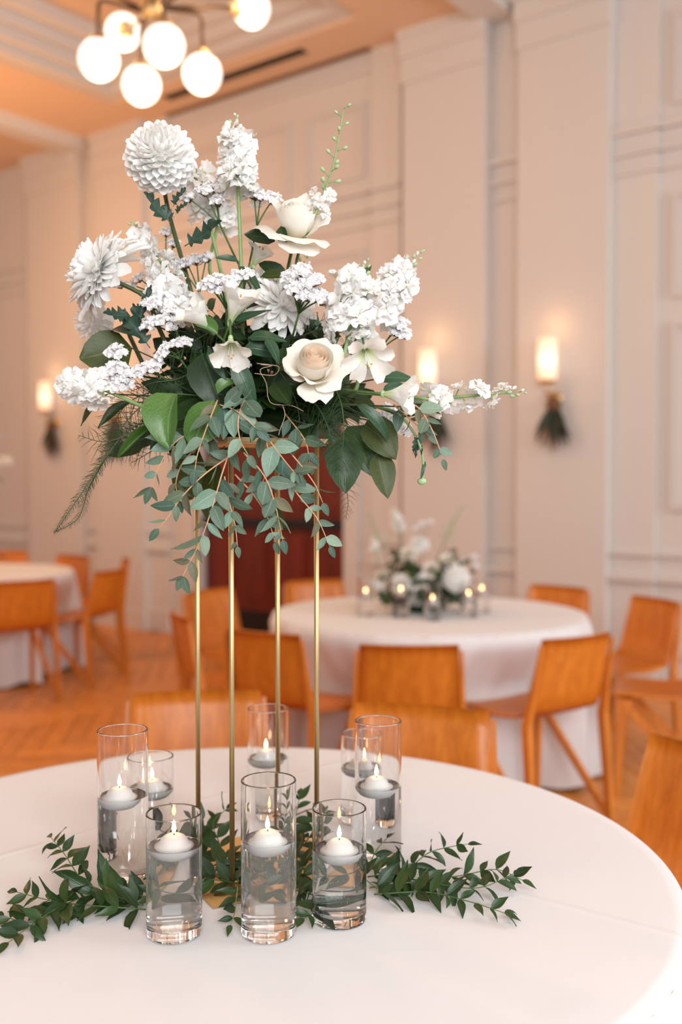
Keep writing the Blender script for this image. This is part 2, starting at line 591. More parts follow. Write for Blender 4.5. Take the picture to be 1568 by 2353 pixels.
p_ovate = lambda t: max(0.03, math.sin(PI * min(1, t ** 0.72)) ** 0.75) if t < 0.999 else 0.02
p_round = lambda t: max(0.04, math.sin(PI * t ** 0.85) ** 0.55) if t < 0.999 else 0.05
p_lance = lambda t: max(0.03, math.sin(PI * t ** 0.75) ** 1.15) if t < 0.999 else 0.01
p_petal = lambda t: (0.34 + 0.66 * math.sin(PI * 0.60 * t ** 0.9)) * (1 if t < 0.72 else math.sqrt(max(0.16, 1 - ((t - 0.72) / 0.28) ** 2 * 0.84)))
p_claw = lambda t: (0.18 + 0.95 * t ** 1.4) * (1 if t < 0.75 else math.sqrt(max(0.05, 1 - ((t - 0.75) / 0.25) ** 2 * 0.72)))
p_lobed = lambda t: max(0.03, math.sin(PI * min(1, t + 0.02) ** 0.9) ** 0.7) * (0.34 + 0.85 * ((t * 4.3 + 0.1) % 1.0) ** 0.8) if 0.12 < t < 0.999 else 0.06

LEAF = {}


def leafmeshes():
    LEAF['salal'] = [mpatch('salal leaf mesh', M_salal, 1, 0.66, p_ovate, 4, 6, fold=0.35, bend=b, ruffle=0.06, seed=i) for i, b in enumerate((-0.5, -0.9, 0.3))]
    LEAF['round'] = [mpatch('round leaf mesh', M_olive, 1, 0.82, p_round, 4, 6, fold=0.15, bend=b, ruffle=0.05, seed=i) for i, b in enumerate((-0.4, -0.7))]
    LEAF['bright'] = [mpatch('bright leaf mesh', M_bright, 1, 0.80, pf, 4, 8, fold=f, bend=b, ruffle=0.07, twist=tw, seed=i) for i, (b, f, pf, tw) in enumerate(((-0.9, 0.75, p_ovate, 0.35), (-0.5, -0.2, p_round, 0)))]
    LEAF['olive'] = [mpatch('olive leaf mesh', M_olive, 1, 0.62, p_ovate, 4, 6, fold=0.3, bend=b, ruffle=0.04, seed=i + 5) for i, b in enumerate((-0.4, -0.2))]
    LEAF['teal'] = [mpatch('teal blade mesh', M_teal, 1, 0.36, p_ovate, 4, 7, fold=0.2, bend=b, twist=tw, ruffle=0.05, seed=i) for i, (b, tw) in enumerate(((-0.8, 0.3), (-1.3, -0.5), (-0.4, 0.9)))]
    LEAF['lobed'] = [mpatch('lobed leaf mesh', M_lobed, 1, 0.62, p_lobed, 4, 26, fold=0.3, bend=b, ruffle=0.16, seed=i) for i, b in enumerate((-0.5, 0.5))]
    LEAF['euc'] = [mpatch('eucalyptus leaf mesh', m, 1, w, p, 4, 6, fold=f, bend=b, ruffle=0.04, seed=i) for i, (m, w, p, f, b) in enumerate(
        ((M_euc, 0.48, p_ovate, 0.15, -0.4), (M_euc, 0.40, p_lance, 0.25, 0.3), (M_euc, 0.64, p_round, 0.05, 0.2), (M_euc_pale, 0.56, p_ovate, 0.2, -0.3), (M_euc_brown, 0.42, p_lance, 0.3, -0.6), (M_euc, 0.46, p_ovate, -0.1, -0.7), (M_euc_pale, 0.42, p_lance, 0.2, 0.5)))]
    LEAF['ruscus'] = [mpatch('ruscus leaf mesh', M_ruscus, 1, w, p_lance, 4, 6, fold=0.3, bend=b, twist=tw, ruffle=0.05, seed=i) for i, (w, b, tw) in enumerate(((0.40, -0.5, 0.3), (0.34, -0.9, -0.4), (0.44, 0.4, 0.2), (0.37, -0.2, 0.8)))]


leafmeshes()

# mum petals: incurved spoon, flat, quilled
MUMP = [mpatch('mum petal mesh', M_petal, 1, w, p_petal, 4, 6, cup=c, bend=b, seed=i) for i, (w, c, b) in enumerate(((0.62, 0.45, 1.0), (0.56, 0.6, 0.7), (0.68, 0.4, 1.25)))]
MUMG = [mpatch('mum centre petal mesh', M_petal_green, 1, 0.42, p_petal, 2, 5, cup=0.7, bend=0.8, seed=3)]
MUML = [mpatch('mum ray petal mesh', M_petal, 1, w, p_petal, 3, 7, cup=0.5, bend=b, ruffle=0.05, seed=i) for i, (w, b) in enumerate(((0.32, -0.25), (0.36, 0.3), (0.30, -0.6)))]


def floret_mesh(seed, mat=None):
    r = random.Random(seed); b = MB()
    for layer, (n, tilt, l) in enumerate(((5, 0.12, 1.0), (4, 0.65, 0.80), (3, 1.1, 0.55))):
        for k in range(n):
            v, f, u = patch(l, l * 1.15, p_claw, 4, 4, cup=r.uniform(-0.25, 0.25), bend=r.uniform(-0.7, 0.3), ruffle=0.16, seed=seed * 31 + layer * 7 + k)
            a = 2 * PI * (k + layer * 0.5 + r.uniform(-.15, .15)) / n
            M = Matrix.Rotation(a, 4, 'Z') @ Matrix.Rotation(tilt + r.uniform(-.2, .2), 4, 'X')
            b.add([M @ V(x) for x in v], f, u)
    return b.mesh('floret mesh', mat or M_floret)


FLORET = [floret_mesh(s) for s in range(4)]


def bud_mesh():
    b = MB()
    b.ball((0, 0, 0.5), 0.34, 6, 4, sz=1.5)
    return b.mesh('bud mesh', M_bud)


def wbud_mesh():
    b = MB()
    b.ball((0, 0, 0.5), 0.36, 6, 4, sz=1.4)
    b.tube([(0, 0, -0.3), (0, 0, 0.15)], [0.12, 0.2], 5, mi=1)
    return b.mesh('white bud mesh', [M_petal, M_bud])


BUD = bud_mesh(); WBUD = wbud_mesh()


def cluster_mesh(seed):
    """a statice head: about a dozen tiny papery cups on green-brown calyces"""
    r = random.Random(seed); b = MB()
    for k in range(13):
        a = k * 2.4; rr = 0.30 * math.sqrt(k) * 0.85
        base = V((rr * math.cos(a), rr * math.sin(a) * 0.8, r.uniform(-.1, .25) - rr * 0.25))
        d = V((base.x * 0.6, base.y * 0.6, 1)).normalized()
        b.tube([V((0, 0, -0.75)), base - d * 0.1], [0.03, 0.06], 4, mi=1, cap=False)
        R = frame(base, d, (r.uniform(-1, 1), r.uniform(-1, 1), 0.1), 0.60)
        # cup of five tiny petals; the cup opens along +Y of the frame
        for q in range(5):
            v, f, u = patch(1, 1.25, p_claw, 2, 2, cup=0.2, bend=-0.6, ruffle=0.2, seed=seed * 9 + k * 5 + q)
            Mq = R @ Matrix.Rotation(2 * PI * q / 5, 4, 'Y') @ Matrix.Rotation(-0.35, 4, 'X')
            b.add([Mq @ V(x) for x in v], f, u)
    return b.mesh('statice head mesh', [M_statice, M_statice_brown])


CLUSTER = [cluster_mesh(s) for s in range(3)]

# ------------------------------------------------------------------ the room
WA = math.radians(52)
WD = V((math.sin(WA), -math.cos(WA), 0))      # along the wall, towards the camera's right
WN = V((math.cos(WA), math.sin(WA), 0))       # into the wall
WDIST = 6.38
CH = 4.76


def W(s, n, z): return WD * s + WN * n + V((0, 0, z))


def S(px, n=WDIST):
    u = (px - 784) / F
    t = n / (WN.x * u + WN.y)
    return t * (WD.x * u + WD.y)


def wbox(b, s0, s1, n0, n1, z0, z1, mi=0):
    vs = [W(s, n, z) for s in (s0, s1) for n in (n0, n1) for z in (z0, z1)]
    return b.add(vs, [(0, 1, 3, 2), (4, 6, 7, 5), (0, 4, 5, 1), (2, 3, 7, 6), (0, 2, 6, 4), (1, 5, 7, 3)], mi=mi)


def wobj(name, b, mat, parent=None, **kw):
    return obj(name, b.mesh(name + ' mesh', mat, False), parent, **kw)


# edges read off the photograph
bays = dict(pl=(330, 395), pr=(860, 925), p1=(1110, 1186), p2=(1393, 1510), q1=(185, 222), q2=(-10, 66))
sb = {k: (S(a), S(b)) for k, (a, b) in bays.items()}
door = (S(452), S(797))
DOOR_H = 2.35
s_left, s_right = S(-260) - 4.0, S(1900) + 1.5
wall = MB()
wbox(wall, s_left, door[0], WDIST, WDIST + 0.25, 0, CH + 0.6)
wbox(wall, door[1], s_right, WDIST, WDIST + 0.25, 0, CH + 0.6)
wbox(wall, door[0], door[1], WDIST, WDIST + 0.25, DOOR_H, CH + 0.6)
wroot = wobj('wall_back', wall, M_paint, kind='structure')


def moulding_frame(s0, s1, z0, z1, n=WDIST, w=0.05, d=0.028):
    b = MB()
    for (i, dd) in ((0, d), (w * 0.55, d * 0.55)):
        ww = w * 0.5
        wbox(b, s0 + i, s1 - i, n - dd, n, z1 - i - ww, z1 - i)
        wbox(b, s0 + i, s1 - i, n - dd, n, z0 + i, z0 + i + ww)
        wbox(b, s0 + i, s0 + i + ww, n - dd, n, z0 + i + ww, z1 - i - ww)
        wbox(b, s1 - i - ww, s1 - i, n - dd, n, z0 + i + ww, z1 - i - ww)
    return wobj('panel_moulding', b, M_paint, wroot)


PD = 0.035
PR = 0.10
WF = WDIST - PR
edges = {k: (S(a), S(b)) for k, (a, b) in bays.items()}


def rails(b, a, c, d):
    for z0, z1, e in ((0.92, 0.95, 0.03), (0.755, 0.79, 0.045), (3.40, 3.43, 0.025), (3.52, 3.55, 0.035), (3.66, 3.70, 0.04)):
        wbox(b, a, c, WDIST - d - e, WDIST, z0, z1)


for k in ('pl', 'pr', 'p2', 'q2'):
    a, c = sb[k]
    b = MB()
    wbox(b, a, c, WDIST - PD, WDIST, 0, CH)
    rails(b, a - 0.012, c + 0.012, PD)
    wbox(b, a - 0.015, c + 0.015, WDIST - PD - 0.03, WDIST, 0, 0.20)
    wobj('pilaster', b, M_paint, wroot)
for k in ('p1', 'q1'):
    a, c = sb[k]
    b = MB(); rails(b, a - 0.05, c + 0.05, 0)
    wobj('rail_moulding', b, M_paint, wroot)

# plain projecting piers that carry the sconces, with stepped heads
fields = [(925, 1110), (1186, 1393), (222, 330), (66, 185)]
for pa, pc in fields:
    a, c = S(pa, WF), S(pc, WF)
    b = MB()
    wbox(b, a, c, WF, WDIST, 0, CH)
    wbox(b, a - 0.008, c + 0.008, WF - 0.022, WDIST, 4.38, CH)
    wbox(b, a - 0.016, c + 0.016, WF - 0.045, WDIST, 4.56, CH)
    wbox(b, a - 0.024, c + 0.024, WF - 0.065, WDIST, 4.70, CH)
    wbox(b, a - 0.012, c + 0.012, WF - 0.02, WDIST, 0, 0.18)
    wobj('pier', b, M_paint, wroot)
# panelled bays: door bay, far right, far left
R0 = sb['p2'][1]
for (a, c, cols) in ((sb['pl'][1], sb['pr'][0], 3), (R0, R0 + 2.1, 2), (s_left, sb['q2'][0], 4)):
    wd = (c - a) / cols
    for i in range(cols):
        x0, x1 = a + i * wd + 0.09, a + (i + 1) * wd - 0.09
        moulding_frame(x0, x1, 3.80, 4.38)
        if cols != 3:
            moulding_frame(x0, x1, 2.58, 3.24)
            moulding_frame(x0, x1, 1.22, 2.42)
            moulding_frame(x0, x1, 0.28, 0.66)
        else:
            moulding_frame(x0, x1, 2.62, 3.24)
    b = MB()
    for z0, z1, d in ((3.40, 3.43, 0.03), (3.52, 3.55, 0.04), (3.66, 3.70, 0.05), (4.6, 4.64, 0.03)):
        wbox(b, a, c, WDIST - d, WDIST, z0, z1)
    wobj('entablature_moulding', b, M_paint, wroot)
    if cols != 3:
        b = MB()
        wbox(b, a, c, WDIST - 0.03, WDIST, 0.92, 0.95); wbox(b, a, c, WDIST - 0.045, WDIST, 0.755, 0.79)
        wobj('chair_rail', b, M_paint, wroot)
# door architrave
b = MB()
wbox(b, door[0] - 0.14, door[0], WDIST - 0.045, WDIST, 0, DOOR_H + 0.14)
wbox(b, door[1], door[1] + 0.14, WDIST - 0.045, WDIST, 0, DOOR_H + 0.14)
wbox(b, door[0], door[1], WDIST - 0.045, WDIST, DOOR_H, DOOR_H + 0.14)
wobj('trim_1', b, M_paint, kind='structure')
# baseboard along fields and bays
b = MB()
for a, c in ((s_left, door[0] - 0.14), (door[1] + 0.14, s_right)):
    wbox(b, a, c, WDIST - 0.022, WDIST, 0, 0.17)
    wbox(b, a, c, WDIST - 0.034, WDIST, 0, 0.03)
wobj('baseboard_back', b, M_paint, kind='structure')

# mahogany double door set into the opening
dr = MB()
wbox(dr, door[0], door[1], WDIST + 0.16, WDIST + 0.20, 0, DOOR_H)
droot = wobj('door_1', dr, M_mahog, kind='structure')
mid = (door[0] + door[1]) / 2
for i, (a, c) in enumerate(((door[0] + 0.01, mid - 0.004), (mid + 0.004, door[1] - 0.01))):
    b = MB()
    wbox(b, a, c, WDIST + 0.11, WDIST + 0.155, 0.01, DOOR_H - 0.01)
    leaf = wobj('door_leaf', b, M_mahog, droot)
    for (z0, z1) in ((0.34, 0.97), (1.14, 1.66), (1.76, 2.22)):
        for h in range(2):
            w2 = (c - a) / 2
            b = MB()
            wbox(b, a + h * w2 + 0.06, a + (h + 1) * w2 - 0.06, WDIST + 0.098, WDIST + 0.11, z0, z1)
            wbox(b, a + h * w2 + 0.10, a + (h + 1) * w2 - 0.10, WDIST + 0.088, WDIST + 0.098, z0 + 0.04, z1 - 0.04)
            wobj('door_panel', b, M_mahog, leaf)
    b = MB(); wbox(b, a + 0.0, c - 0.0, WDIST + 0.085, WDIST + 0.11, 0.012, 0.265)
    wobj('kick_plate', b, M_black, leaf)
    b = MB(); wbox(b, a + 0.01, c - 0.01, WDIST + 0.05, WDIST + 0.11, 1.015, 1.085)
    wobj('push_bar', b, M_black, leaf)

# floor slab and herringbone planks
fl = MB()
c0 = [W(s_left - 1, -1.5, -0.06), W(s_right + 1, -1.5, -0.06), W(s_right + 1, WDIST + 0.2, -0.06), W(s_left - 1, WDIST + 0.2, -0.06)]
c1 = [v + V((0, 0, 0.052)) for v in c0]
fl.add(c0 + c1, [(0, 1, 2, 3), (7, 6, 5, 4), (0, 4, 5, 1), (1, 5, 6, 2), (2, 6, 7, 3), (3, 7, 4, 0)])
floor = obj('floor', fl.mesh('floor slab mesh', M_joint, False), kind='structure')
PW, PL = 0.105, 0.63


def plank_mesh():
    b = MB(); g = 0.0022; x, y = PL / 2 - g, PW / 2 - g; bv = 0.002
    vs = [(-x, -y, -0.006), (x, -y, -0.006), (x, y, -0.006), (-x, y, -0.006),
          (-x, -y, -bv), (x, -y, -bv), (x, y, -bv), (-x, y, -bv),
          (-x + bv, -y + bv, 0), (x - bv, -y + bv, 0), (x - bv, y - bv, 0), (-x + bv, y - bv, 0)]
    b.add(vs, [(0, 1, 5, 4), (1, 2, 6, 5), (2, 3, 7, 6), (3, 0, 4, 7), (4, 5, 9, 8), (5, 6, 10, 9), (6, 7, 11, 10), (7, 4, 8, 11), (8, 9, 10, 11)])
    return b


plank_b = plank_mesh(); plank_me = plank_b.mesh('plank mesh', M_floor, False)
HB = math.radians(45) + WA
Rh = Matrix.Rotation(-(PI / 2 - WA) + math.radians(45), 4, 'Z')
near = []; far = []
# right-angle herringbone lattice: H planks and V planks
k = int(round(PL / PW))
for i in range(-150, 150):
    for j in range(-30, 30):
        for q in (0, 1):
            # lattice vectors: (PW, PW) along the diagonal, (2 PL - ..) across
            ox = i * PW + j * PL
            oy = i * PW - j * PL
            if q == 0:
                c = V((ox + PL / 2, oy + PW / 2, 0)); r = 0
            else:
                c = V((ox - PW / 2 + PW, oy + PW + PL / 2, 0)); r = PI / 2
            p = Rh @ c
            if abs(p.x) > 9.0 or p.y < 0.2 or p.y > 14 or p.dot(WN) > WDIST + 0.05: continue
            d = (p - CAM)
            dep = d.dot(FWD)
            if dep < 0.5: continue
            px = 784 + F * d.x / dep; py = 1176.5 - F * d.dot(UP) / dep
            if px < -2600 or px > 3000: continue
            key = (round(p.x, 3), round(p.y, 3), q)
            vis = (-40 < px < 470 and 1430 < py < 1810) or (1170 < px < 1600 and 1570 < py < 1960) or (-40 < px < 40 and 1440 < py < 1830)
            (near if vis else far).append((dep, p, r))
near.sort(key=lambda t: t[0])
far += near[300:]; near = near[:300]
for dep, p, r in near:
    M = Matrix.Translation(p) @ Rh @ Matrix.Rotation(r, 4, 'Z')
    obj('plank', plank_me, floor, M)
fb = MB()
for dep, p, r in far:
    M = Matrix.Translation(p) @ Rh @ Matrix.Rotation(r, 4, 'Z')
    fb.add([M @ V(v) for v in plank_b.v], plank_b.f)
obj('planking', fb.mesh('planking mesh', M_floor, False), floor, kind='stuff')

# ceiling: soffit ring around a stepped tray, shadow gap at the wall over the panelled bays, beams
ce = MB()
ts0, ts1, tn0, tn1 = -7.15, -4.39, 1.2, 5.86
GAP = 0.085
gapbays = [(sb['pl'][1], sb['pr'][0]), (s_left - 1, sb['q2'][0]), (sb['p2'][1], s_right + 1)]
N0 = -2.2
wbox(ce, s_left - 1, ts0, N0, WDIST - GAP, CH, CH + 0.12)
wbox(ce, ts1, s_right + 1, N0, WDIST - GAP, CH, CH + 0.12)
wbox(ce, ts0, ts1, tn1, WDIST - GAP, CH, CH + 0.12)
wbox(ce, ts0, ts1, N0, tn0, CH, CH + 0.12)
cur = s_left - 1
for a, c in ((gapbays[1][1], gapbays[0][0]), (gapbays[0][1], gapbays[2][0])):
    wbox(ce, a, c, WDIST - GAP, WDIST, CH, CH + 0.12)
wbox(ce, s_left - 1, s_right + 1, WDIST - 0.2, WDIST + 0.1, CH + 0.12, CH + 0.16)
gap_shade = MB()
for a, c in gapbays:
    wbox(gap_shade, a, c, WDIST - GAP, WDIST, CH + 0.004, CH + 0.012)  # added dark strip, its brown stands in for the shade inside the gap
# tray lid
wbox(ce, ts0 + 0.4, ts1 - 0.4, tn0 + 0.4, tn1 - 0.4, CH + 0.40, CH + 0.44)
croot = wobj('ceiling', ce, M_ceil, kind='structure')
wobj('gap_shade_strip', gap_shade, M_gap_shade, croot)
for i, (ins, z0, z1) in enumerate(((0.0, 0.0, 0.10), (0.10, 0.07, 0.19), (0.17, 0.16, 0.28), (0.30, 0.25, 0.44))):
    b = MB(); w = 0.14
    a0, a1, m0, m1 = ts0 + ins, ts1 - ins, tn0 + ins, tn1 - ins
    zz0, zz1 = CH + z0 + 0.03, CH + z1 + 0.03
    wbox(b, a0 - 0.03, a0 + w, m0, m1, zz0, zz1); wbox(b, a1 - w, a1 + 0.03, m0, m1, zz0, zz1)
    wbox(b, a0 + w, a1 - w, m1 - w, m1 + 0.03, zz0, zz1); wbox(b, a0 + w, a1 - w, m0 - 0.03, m0 + w, zz0, zz1)
    wobj('tray_moulding', b, M_paint, croot)
for (a, c) in (sb['p1'], sb['q1'], sb['p2']):
    b = MB()
    wbox(b, a + 0.01, c - 0.01, N0, WDIST - 0.02, CH - 0.10, CH + 0.002)
    wbox(b, a - 0.03, a + 0.01, N0, WDIST - 0.02, CH - 0.05, CH + 0.002)
    wbox(b, c - 0.01, c + 0.03, N0, WDIST - 0.02, CH - 0.05, CH + 0.002)
    wobj('ceiling_beam', b, M_paint, croot)
# slot diffuser
vr = thing('ceiling_vent', W(-5.87, 6.03, CH - 0.01), 'long narrow dark slot vent in the ceiling soffit between the tray and the wall', 'vent')
b = MB(); wbox(b, -6.66, -5.08, 5.965, 6.095, CH - 0.004, CH - 0.0005); wobj('recess', b, M_slot, vr)
b = MB()
wbox(b, -6.68, -5.06, 5.95, 5.967, CH - 0.012, CH); wbox(b, -6.68, -5.06, 6.093, 6.11, CH - 0.012, CH)
wobj('frame', b, M_ceil, vr)
for k in range(2):
    b = MB(); wbox(b, -6.66, -5.08, 6.0 + 0.045 * k, 6.008 + 0.045 * k, CH - 0.010, CH - 0.004)
    wobj('slat', b, M_bronze, vr)

# ------------------------------------------------------------------ chandelier
hub = P(347, 20, 5.15)
ch = thing('chandelier', hub, 'bronze and brass chandelier with round lit opal globes hung below the ceiling tray', 'chandelier')
HZ = hub.z
b = MB()
b.lathe([(0.001, HZ - 0.04), (0.05, HZ - 0.035), (0.062, HZ - 0.015), (0.045, HZ + 0.02), (0.045, HZ + 0.22), (0.03, HZ + 0.26), (0.012, HZ + 0.28)], 24, Matrix.Translation((hub.x, hub.y, 0)))
obj('hub', b.mesh('hub mesh', M_brass), ch)
b = MB(); b.tube([(hub.x, hub.y, HZ + 0.26), (hub.x, hub.y, CH + 0.42)], 0.012, 10)
b.lathe([(0.08, CH + 0.40), (0.075, CH + 0.36), (0.015, CH + 0.35)], 20, Matrix.Translation((hub.x, hub.y, 0)))
obj('down_rod', b.mesh('rod mesh', M_bronze), ch)
globes = [(227, 137, 46), (377, 105, 47), (325, 196, 43.5), (465, 170, 44), (283, 73, 40), (578, 20, 42), (150, -70, 42), (420, -120, 40), (520, -90, 44)]
for i, (px, py, r) in enumerate(globes):
    dist = 0.1 * F / r
    c = P(px, py, dist)
    az = HZ - 0.025 + 0.035 * (i % 2)
    top = c + V((0, 0, 0.1))
    elbow = V((c.x, c.y, az))
    st = V((hub.x, hub.y, az))
    b = MB()
    if top.z < az - 0.02:
        d = (elbow - st).normalized()
        b.tube([st + d * 0.03, elbow - d * 0.03, elbow - d * 0.009 - V((0, 0, 0.009)), elbow - V((0, 0, 0.03)), top + V((0, 0, 0.01))], 0.011, 8)
    else:
        d = (c - st).normalized(); e2 = c - d * 0.1
        b.tube([st + d * 0.03, e2], 0.011, 8)
        top = e2
    arm = obj('arm', b.mesh('arm mesh', M_bronze), ch)
    b = MB()
    b.lathe([(0.014, 0.03), (0.03, 0.02), (0.045, -0.006), (0.05, -0.016)], 20, Matrix.Translation(top) @ (Matrix.Identity(4) if top.z < az and top.x == c.x else (c - top).normalized().to_track_quat('-Z', 'Y').to_matrix().to_4x4()))
    obj('socket_cap', b.mesh('cap mesh', M_brass), arm)
    b = MB(); b.ball((0, 0, 0), 0.1, 28, 18)
    obj('globe', b.mesh('globe mesh', M_globe), ch, Matrix.Translation(c))
    point('globe lamp', c - V((0, 0, 0.14)), 4.5, (1.0, 0.74, 0.48), 0.1)

# ------------------------------------------------------------------ sconces and evergreen swags


def sconce(px, py, label, swlabel):
    s = S(px - 3, WF - 0.13); c = W(s, WF - 0.13, 0)
    z = 2.225 if px > 900 else 2.27
    c.z = z
    t = thing('wall_sconce', W(s, WF, z - 0.2), label, 'wall lamp', 'lit wall sconces')
    b = MB()
    prof = [(0.060, -0.145), (0.065, -0.13), (0.065, 0.145), (0.061, 0.145), (0.061, -0.12), (0.02, -0.125)]
    b.lathe(prof, 28)
    obj('shade', b.mesh('shade mesh', M_shade), t, Matrix.Translation(c))
    b = MB()
    b.lathe([(0.001, -0.165), (0.05, -0.165), (0.062, -0.15), (0.062, -0.143), (0.001, -0.143)], 24)
    obj('shade_holder', b.mesh('holder mesh', M_brass), t, Matrix.Translation(c))
    b = MB()
    w0 = W(s, WF - 0.01, z - 0.26)
    b.tube(smoothpts([c + V((0, 0, -0.16)), c + V((0, 0, -0.21)), c + V((0, 0, -0.25)) + WN * 0.04, w0], 4), 0.009, 8)
    obj('arm', b.mesh('arm mesh', M_brass), t)
    b = MB()
    Mb = frame(w0, WN, (0, 0, 1)) @ Matrix.Rotation(-PI / 2, 4, 'X')
    b.lathe([(0.001, -0.012), (0.052, -0.008), (0.055, 0.01)], 24, Mb)
    obj('wall_plate', b.mesh('plate mesh', M_brass), t)
    point('sconce lamp', c + V((0, 0, 0.24)), 0.55, WARM, 0.06)
    point('sconce lamp', c - WN * 0.16, 0.5, WARM, 0.06)
    # swag
    top = W(s + 0.03, WF - 0.075, z - 0.30)
    sw = thing('evergreen_swag', top, swlabel, 'swag', 'evergreen swags under the wall sconces')
    r = random.Random(int(px))
    b = MB()
    for k in range(5):
        a = top + WD * r.uniform(-.03, .03) - WN * (0.01 + 0.03 * r.random()) + V((0, 0, r.uniform(-.03, .02)))
    b.ball(top - V((0, 0, 0.0)) - WN * 0.01, 0.05, 10, 7, sz=1.1)
    for k in range(34):
        zz = -1 + 2 * (k + 0.5) / 34; a = k * 2.4; q = math.sqrt(1 - zz * zz)
        d = V((q * math.cos(a), q * math.sin(a), zz))
        M = frame(top - WN * 0.01 + d * 0.035, d + V((0, 0, -0.5)), d, 0.028)
        v, f, u = patch(1, 0.8, p_round, 2, 2)
        b.add([M @ V(x) for x in v], f, u)
    obj('pine_cone', b.mesh('cone mesh', M_cone), sw)
    for k in range(21):
        a = (k - 10) / 10 * 0.72
        tip = top + WD * math.sin(a) * 0.20 + V((0, 0, -math.cos(a) * (0.30 + r.uniform(-.04, .05)))) - WN * r.uniform(-0.02, 0.05)
        b = MB(); b.tube([top - V((0, 0, 0.02)), tip], [0.004, 0.002], 5)
        for q in range(40):
            f_ = r.uniform(0.12, 1.0); p = top.lerp(tip, f_)
            d = (tip - top).normalized() + V((r.uniform(-1, 1), r.uniform(-1, 1), r.uniform(-1, 1))) * 0.8
            v, f, u = patch(0.06, 0.014, p_lance, 1, 1)
            d = d - WN * max(0, d.dot(WN)) 
            M = frame(p, d, (r.uniform(-1, 1), r.uniform(-1, 1), r.uniform(-1, 1)))
            b.add([M @ V(x) for x in v], f, u)
        obj('fir_twig', b.mesh('twig mesh', M_pine if k % 5 != 2 else M_cone), sw)
        Lb = (tip - top).length
        v, f, u = patch(Lb * r.uniform(0.75, 1.0), 0.045, p_lance, 2, 5, fold=0.3, bend=r.uniform(-.2, .2))
        M = frame(top - WN * r.uniform(0.0, 0.03), tip - top, -WN + WD * r.uniform(-.5, .5)); b = MB(); b.add([M @ V(x) for x in v], f, u)
        obj('leaf', b.mesh('swag leaf mesh', M_pine if k % 4 != 1 else M_cone), sw)


sconce(1259, 838, 'lit frosted cylinder sconce on the wall right of the big arrangement, fully in view', 'evergreen swag with pine cone under the fully visible right sconce')
sconce(985, 853, 'lit sconce half screened by the long stock spike right of the arrangement', 'swag behind the eucalyptus tips, right of the arrangement')
sconce(109, 912, 'lit sconce on the far wall left of the arrangement', 'small dark swag on the wall at the left edge of the arrangement')
sconce(252, 905, 'lit sconce glowing through the ferny greenery on the left', 'swag hidden behind the fern on the left')

# ------------------------------------------------------------------ tables and cloths


SEATS = []   # (seat centre, facing, label, group) of every chair, filled before the cloths are draped


def table(cx, cy, R, k, tl, cl, zt=0.75, seed=1, grp=None):
    t = thing('round_table', (cx, cy, 0), tl, 'table')
    b = MB(); b.lathe([(0.001, 0.715), (R - 0.01, 0.715), (R - 0.004, 0.72), (R - 0.004, 0.742), (0.001, 0.742)], 64, Matrix.Translation((cx, cy, 0)))
    obj('tabletop', b.mesh('tabletop mesh', M_chair_leg), t)
    for q in range(4):
        a = PI / 4 + q * PI / 2; b = MB()
        b.tube([(cx + 0.42 * math.cos(a), cy + 0.42 * math.sin(a), 0.715), (cx + 0.47 * math.cos(a), cy + 0.47 * math.sin(a), 0.0)], 0.016, 8)
        obj('leg', b.mesh('table leg mesh', M_bronze), t)
    r = random.Random(seed)
    ph = [r.uniform(0, 6.3) for _ in range(5)]
    b = MB(); seg = 288
    rings = [(0.001, 0)] + [(R * x, 0) for x in (0.15, 0.3, 0.45, 0.6, 0.75, 0.88, 0.96, 0.99)]
    vs = []; fs = []
    levels = []
    for (rr, _) in rings: levels.append(('t', rr))
    for q in range(1, 15): levels.append(('d', q / 14))
    for kind, x in levels:
        for i in range(seg):
            a = 2 * PI * i / seg
            if kind == 't':
                rr = x; z = zt - (0.0012 if x > R * 0.98 else 0)
            else:
                h = x ** 1.15
                fold = math.sin(k * a + ph[0] + 0.8 * math.sin(3 * a + ph[1])) * (0.75 + 0.45 * math.sin(5 * a + ph[2]))
                fold += 0.35 * math.sin(2.3 * k * a + ph[3])
                amp = 0.008 + 0.052 * min(1, h * 1.8)
                rr = R + 0.008 + 0.030 * h + amp * fold * min(1, h * 5)
                z = zt - 0.004 - h * (zt - 0.03) + 0.012 * h * math.sin(k * a)
            q = V((rr * math.cos(a) + cx, rr * math.sin(a) + cy, z))
            if kind == 'd':      # the seats pushed up to the table press the cloth in
                for (c, f, _, _) in SEATS:
                    dv = V((q.x - c.x, q.y - c.y)); fy = dv.x * f.x + dv.y * f.y; fx = abs(dv.x * f.y - dv.y * f.x)
                    if -0.35 < fy < 0.235 and fx < 0.34:
                        k1 = 1 if fx < 0.235 else 1 - (fx - 0.235) / 0.105
                        k2 = 1 if z < 0.48 else max(0, 1 - (z - 0.48) / 0.22)
                        q.x += f.x * (0.235 - fy) * k1 * k2; q.y += f.y * (0.235 - fy) * k1 * k2
            vs.append(tuple(q))
    L = len(levels)
    for j in range(L - 1):
        for i in range(seg):
            q = (i + 1) % seg
            fs.append((j * seg + i, j * seg + q, (j + 1) * seg + q, (j + 1) * seg + i))
    b.add([(v[0] - cx, v[1] - cy, v[2]) for v in vs], fs)
    o = obj('tablecloth', b.mesh('tablecloth mesh', M_cloth), None, Matrix.Translation((cx, cy, 0)))
    tag(o, cl, 'tablecloth')
    return t


ZT = 0.75
# ------------------------------------------------------------------ chairs


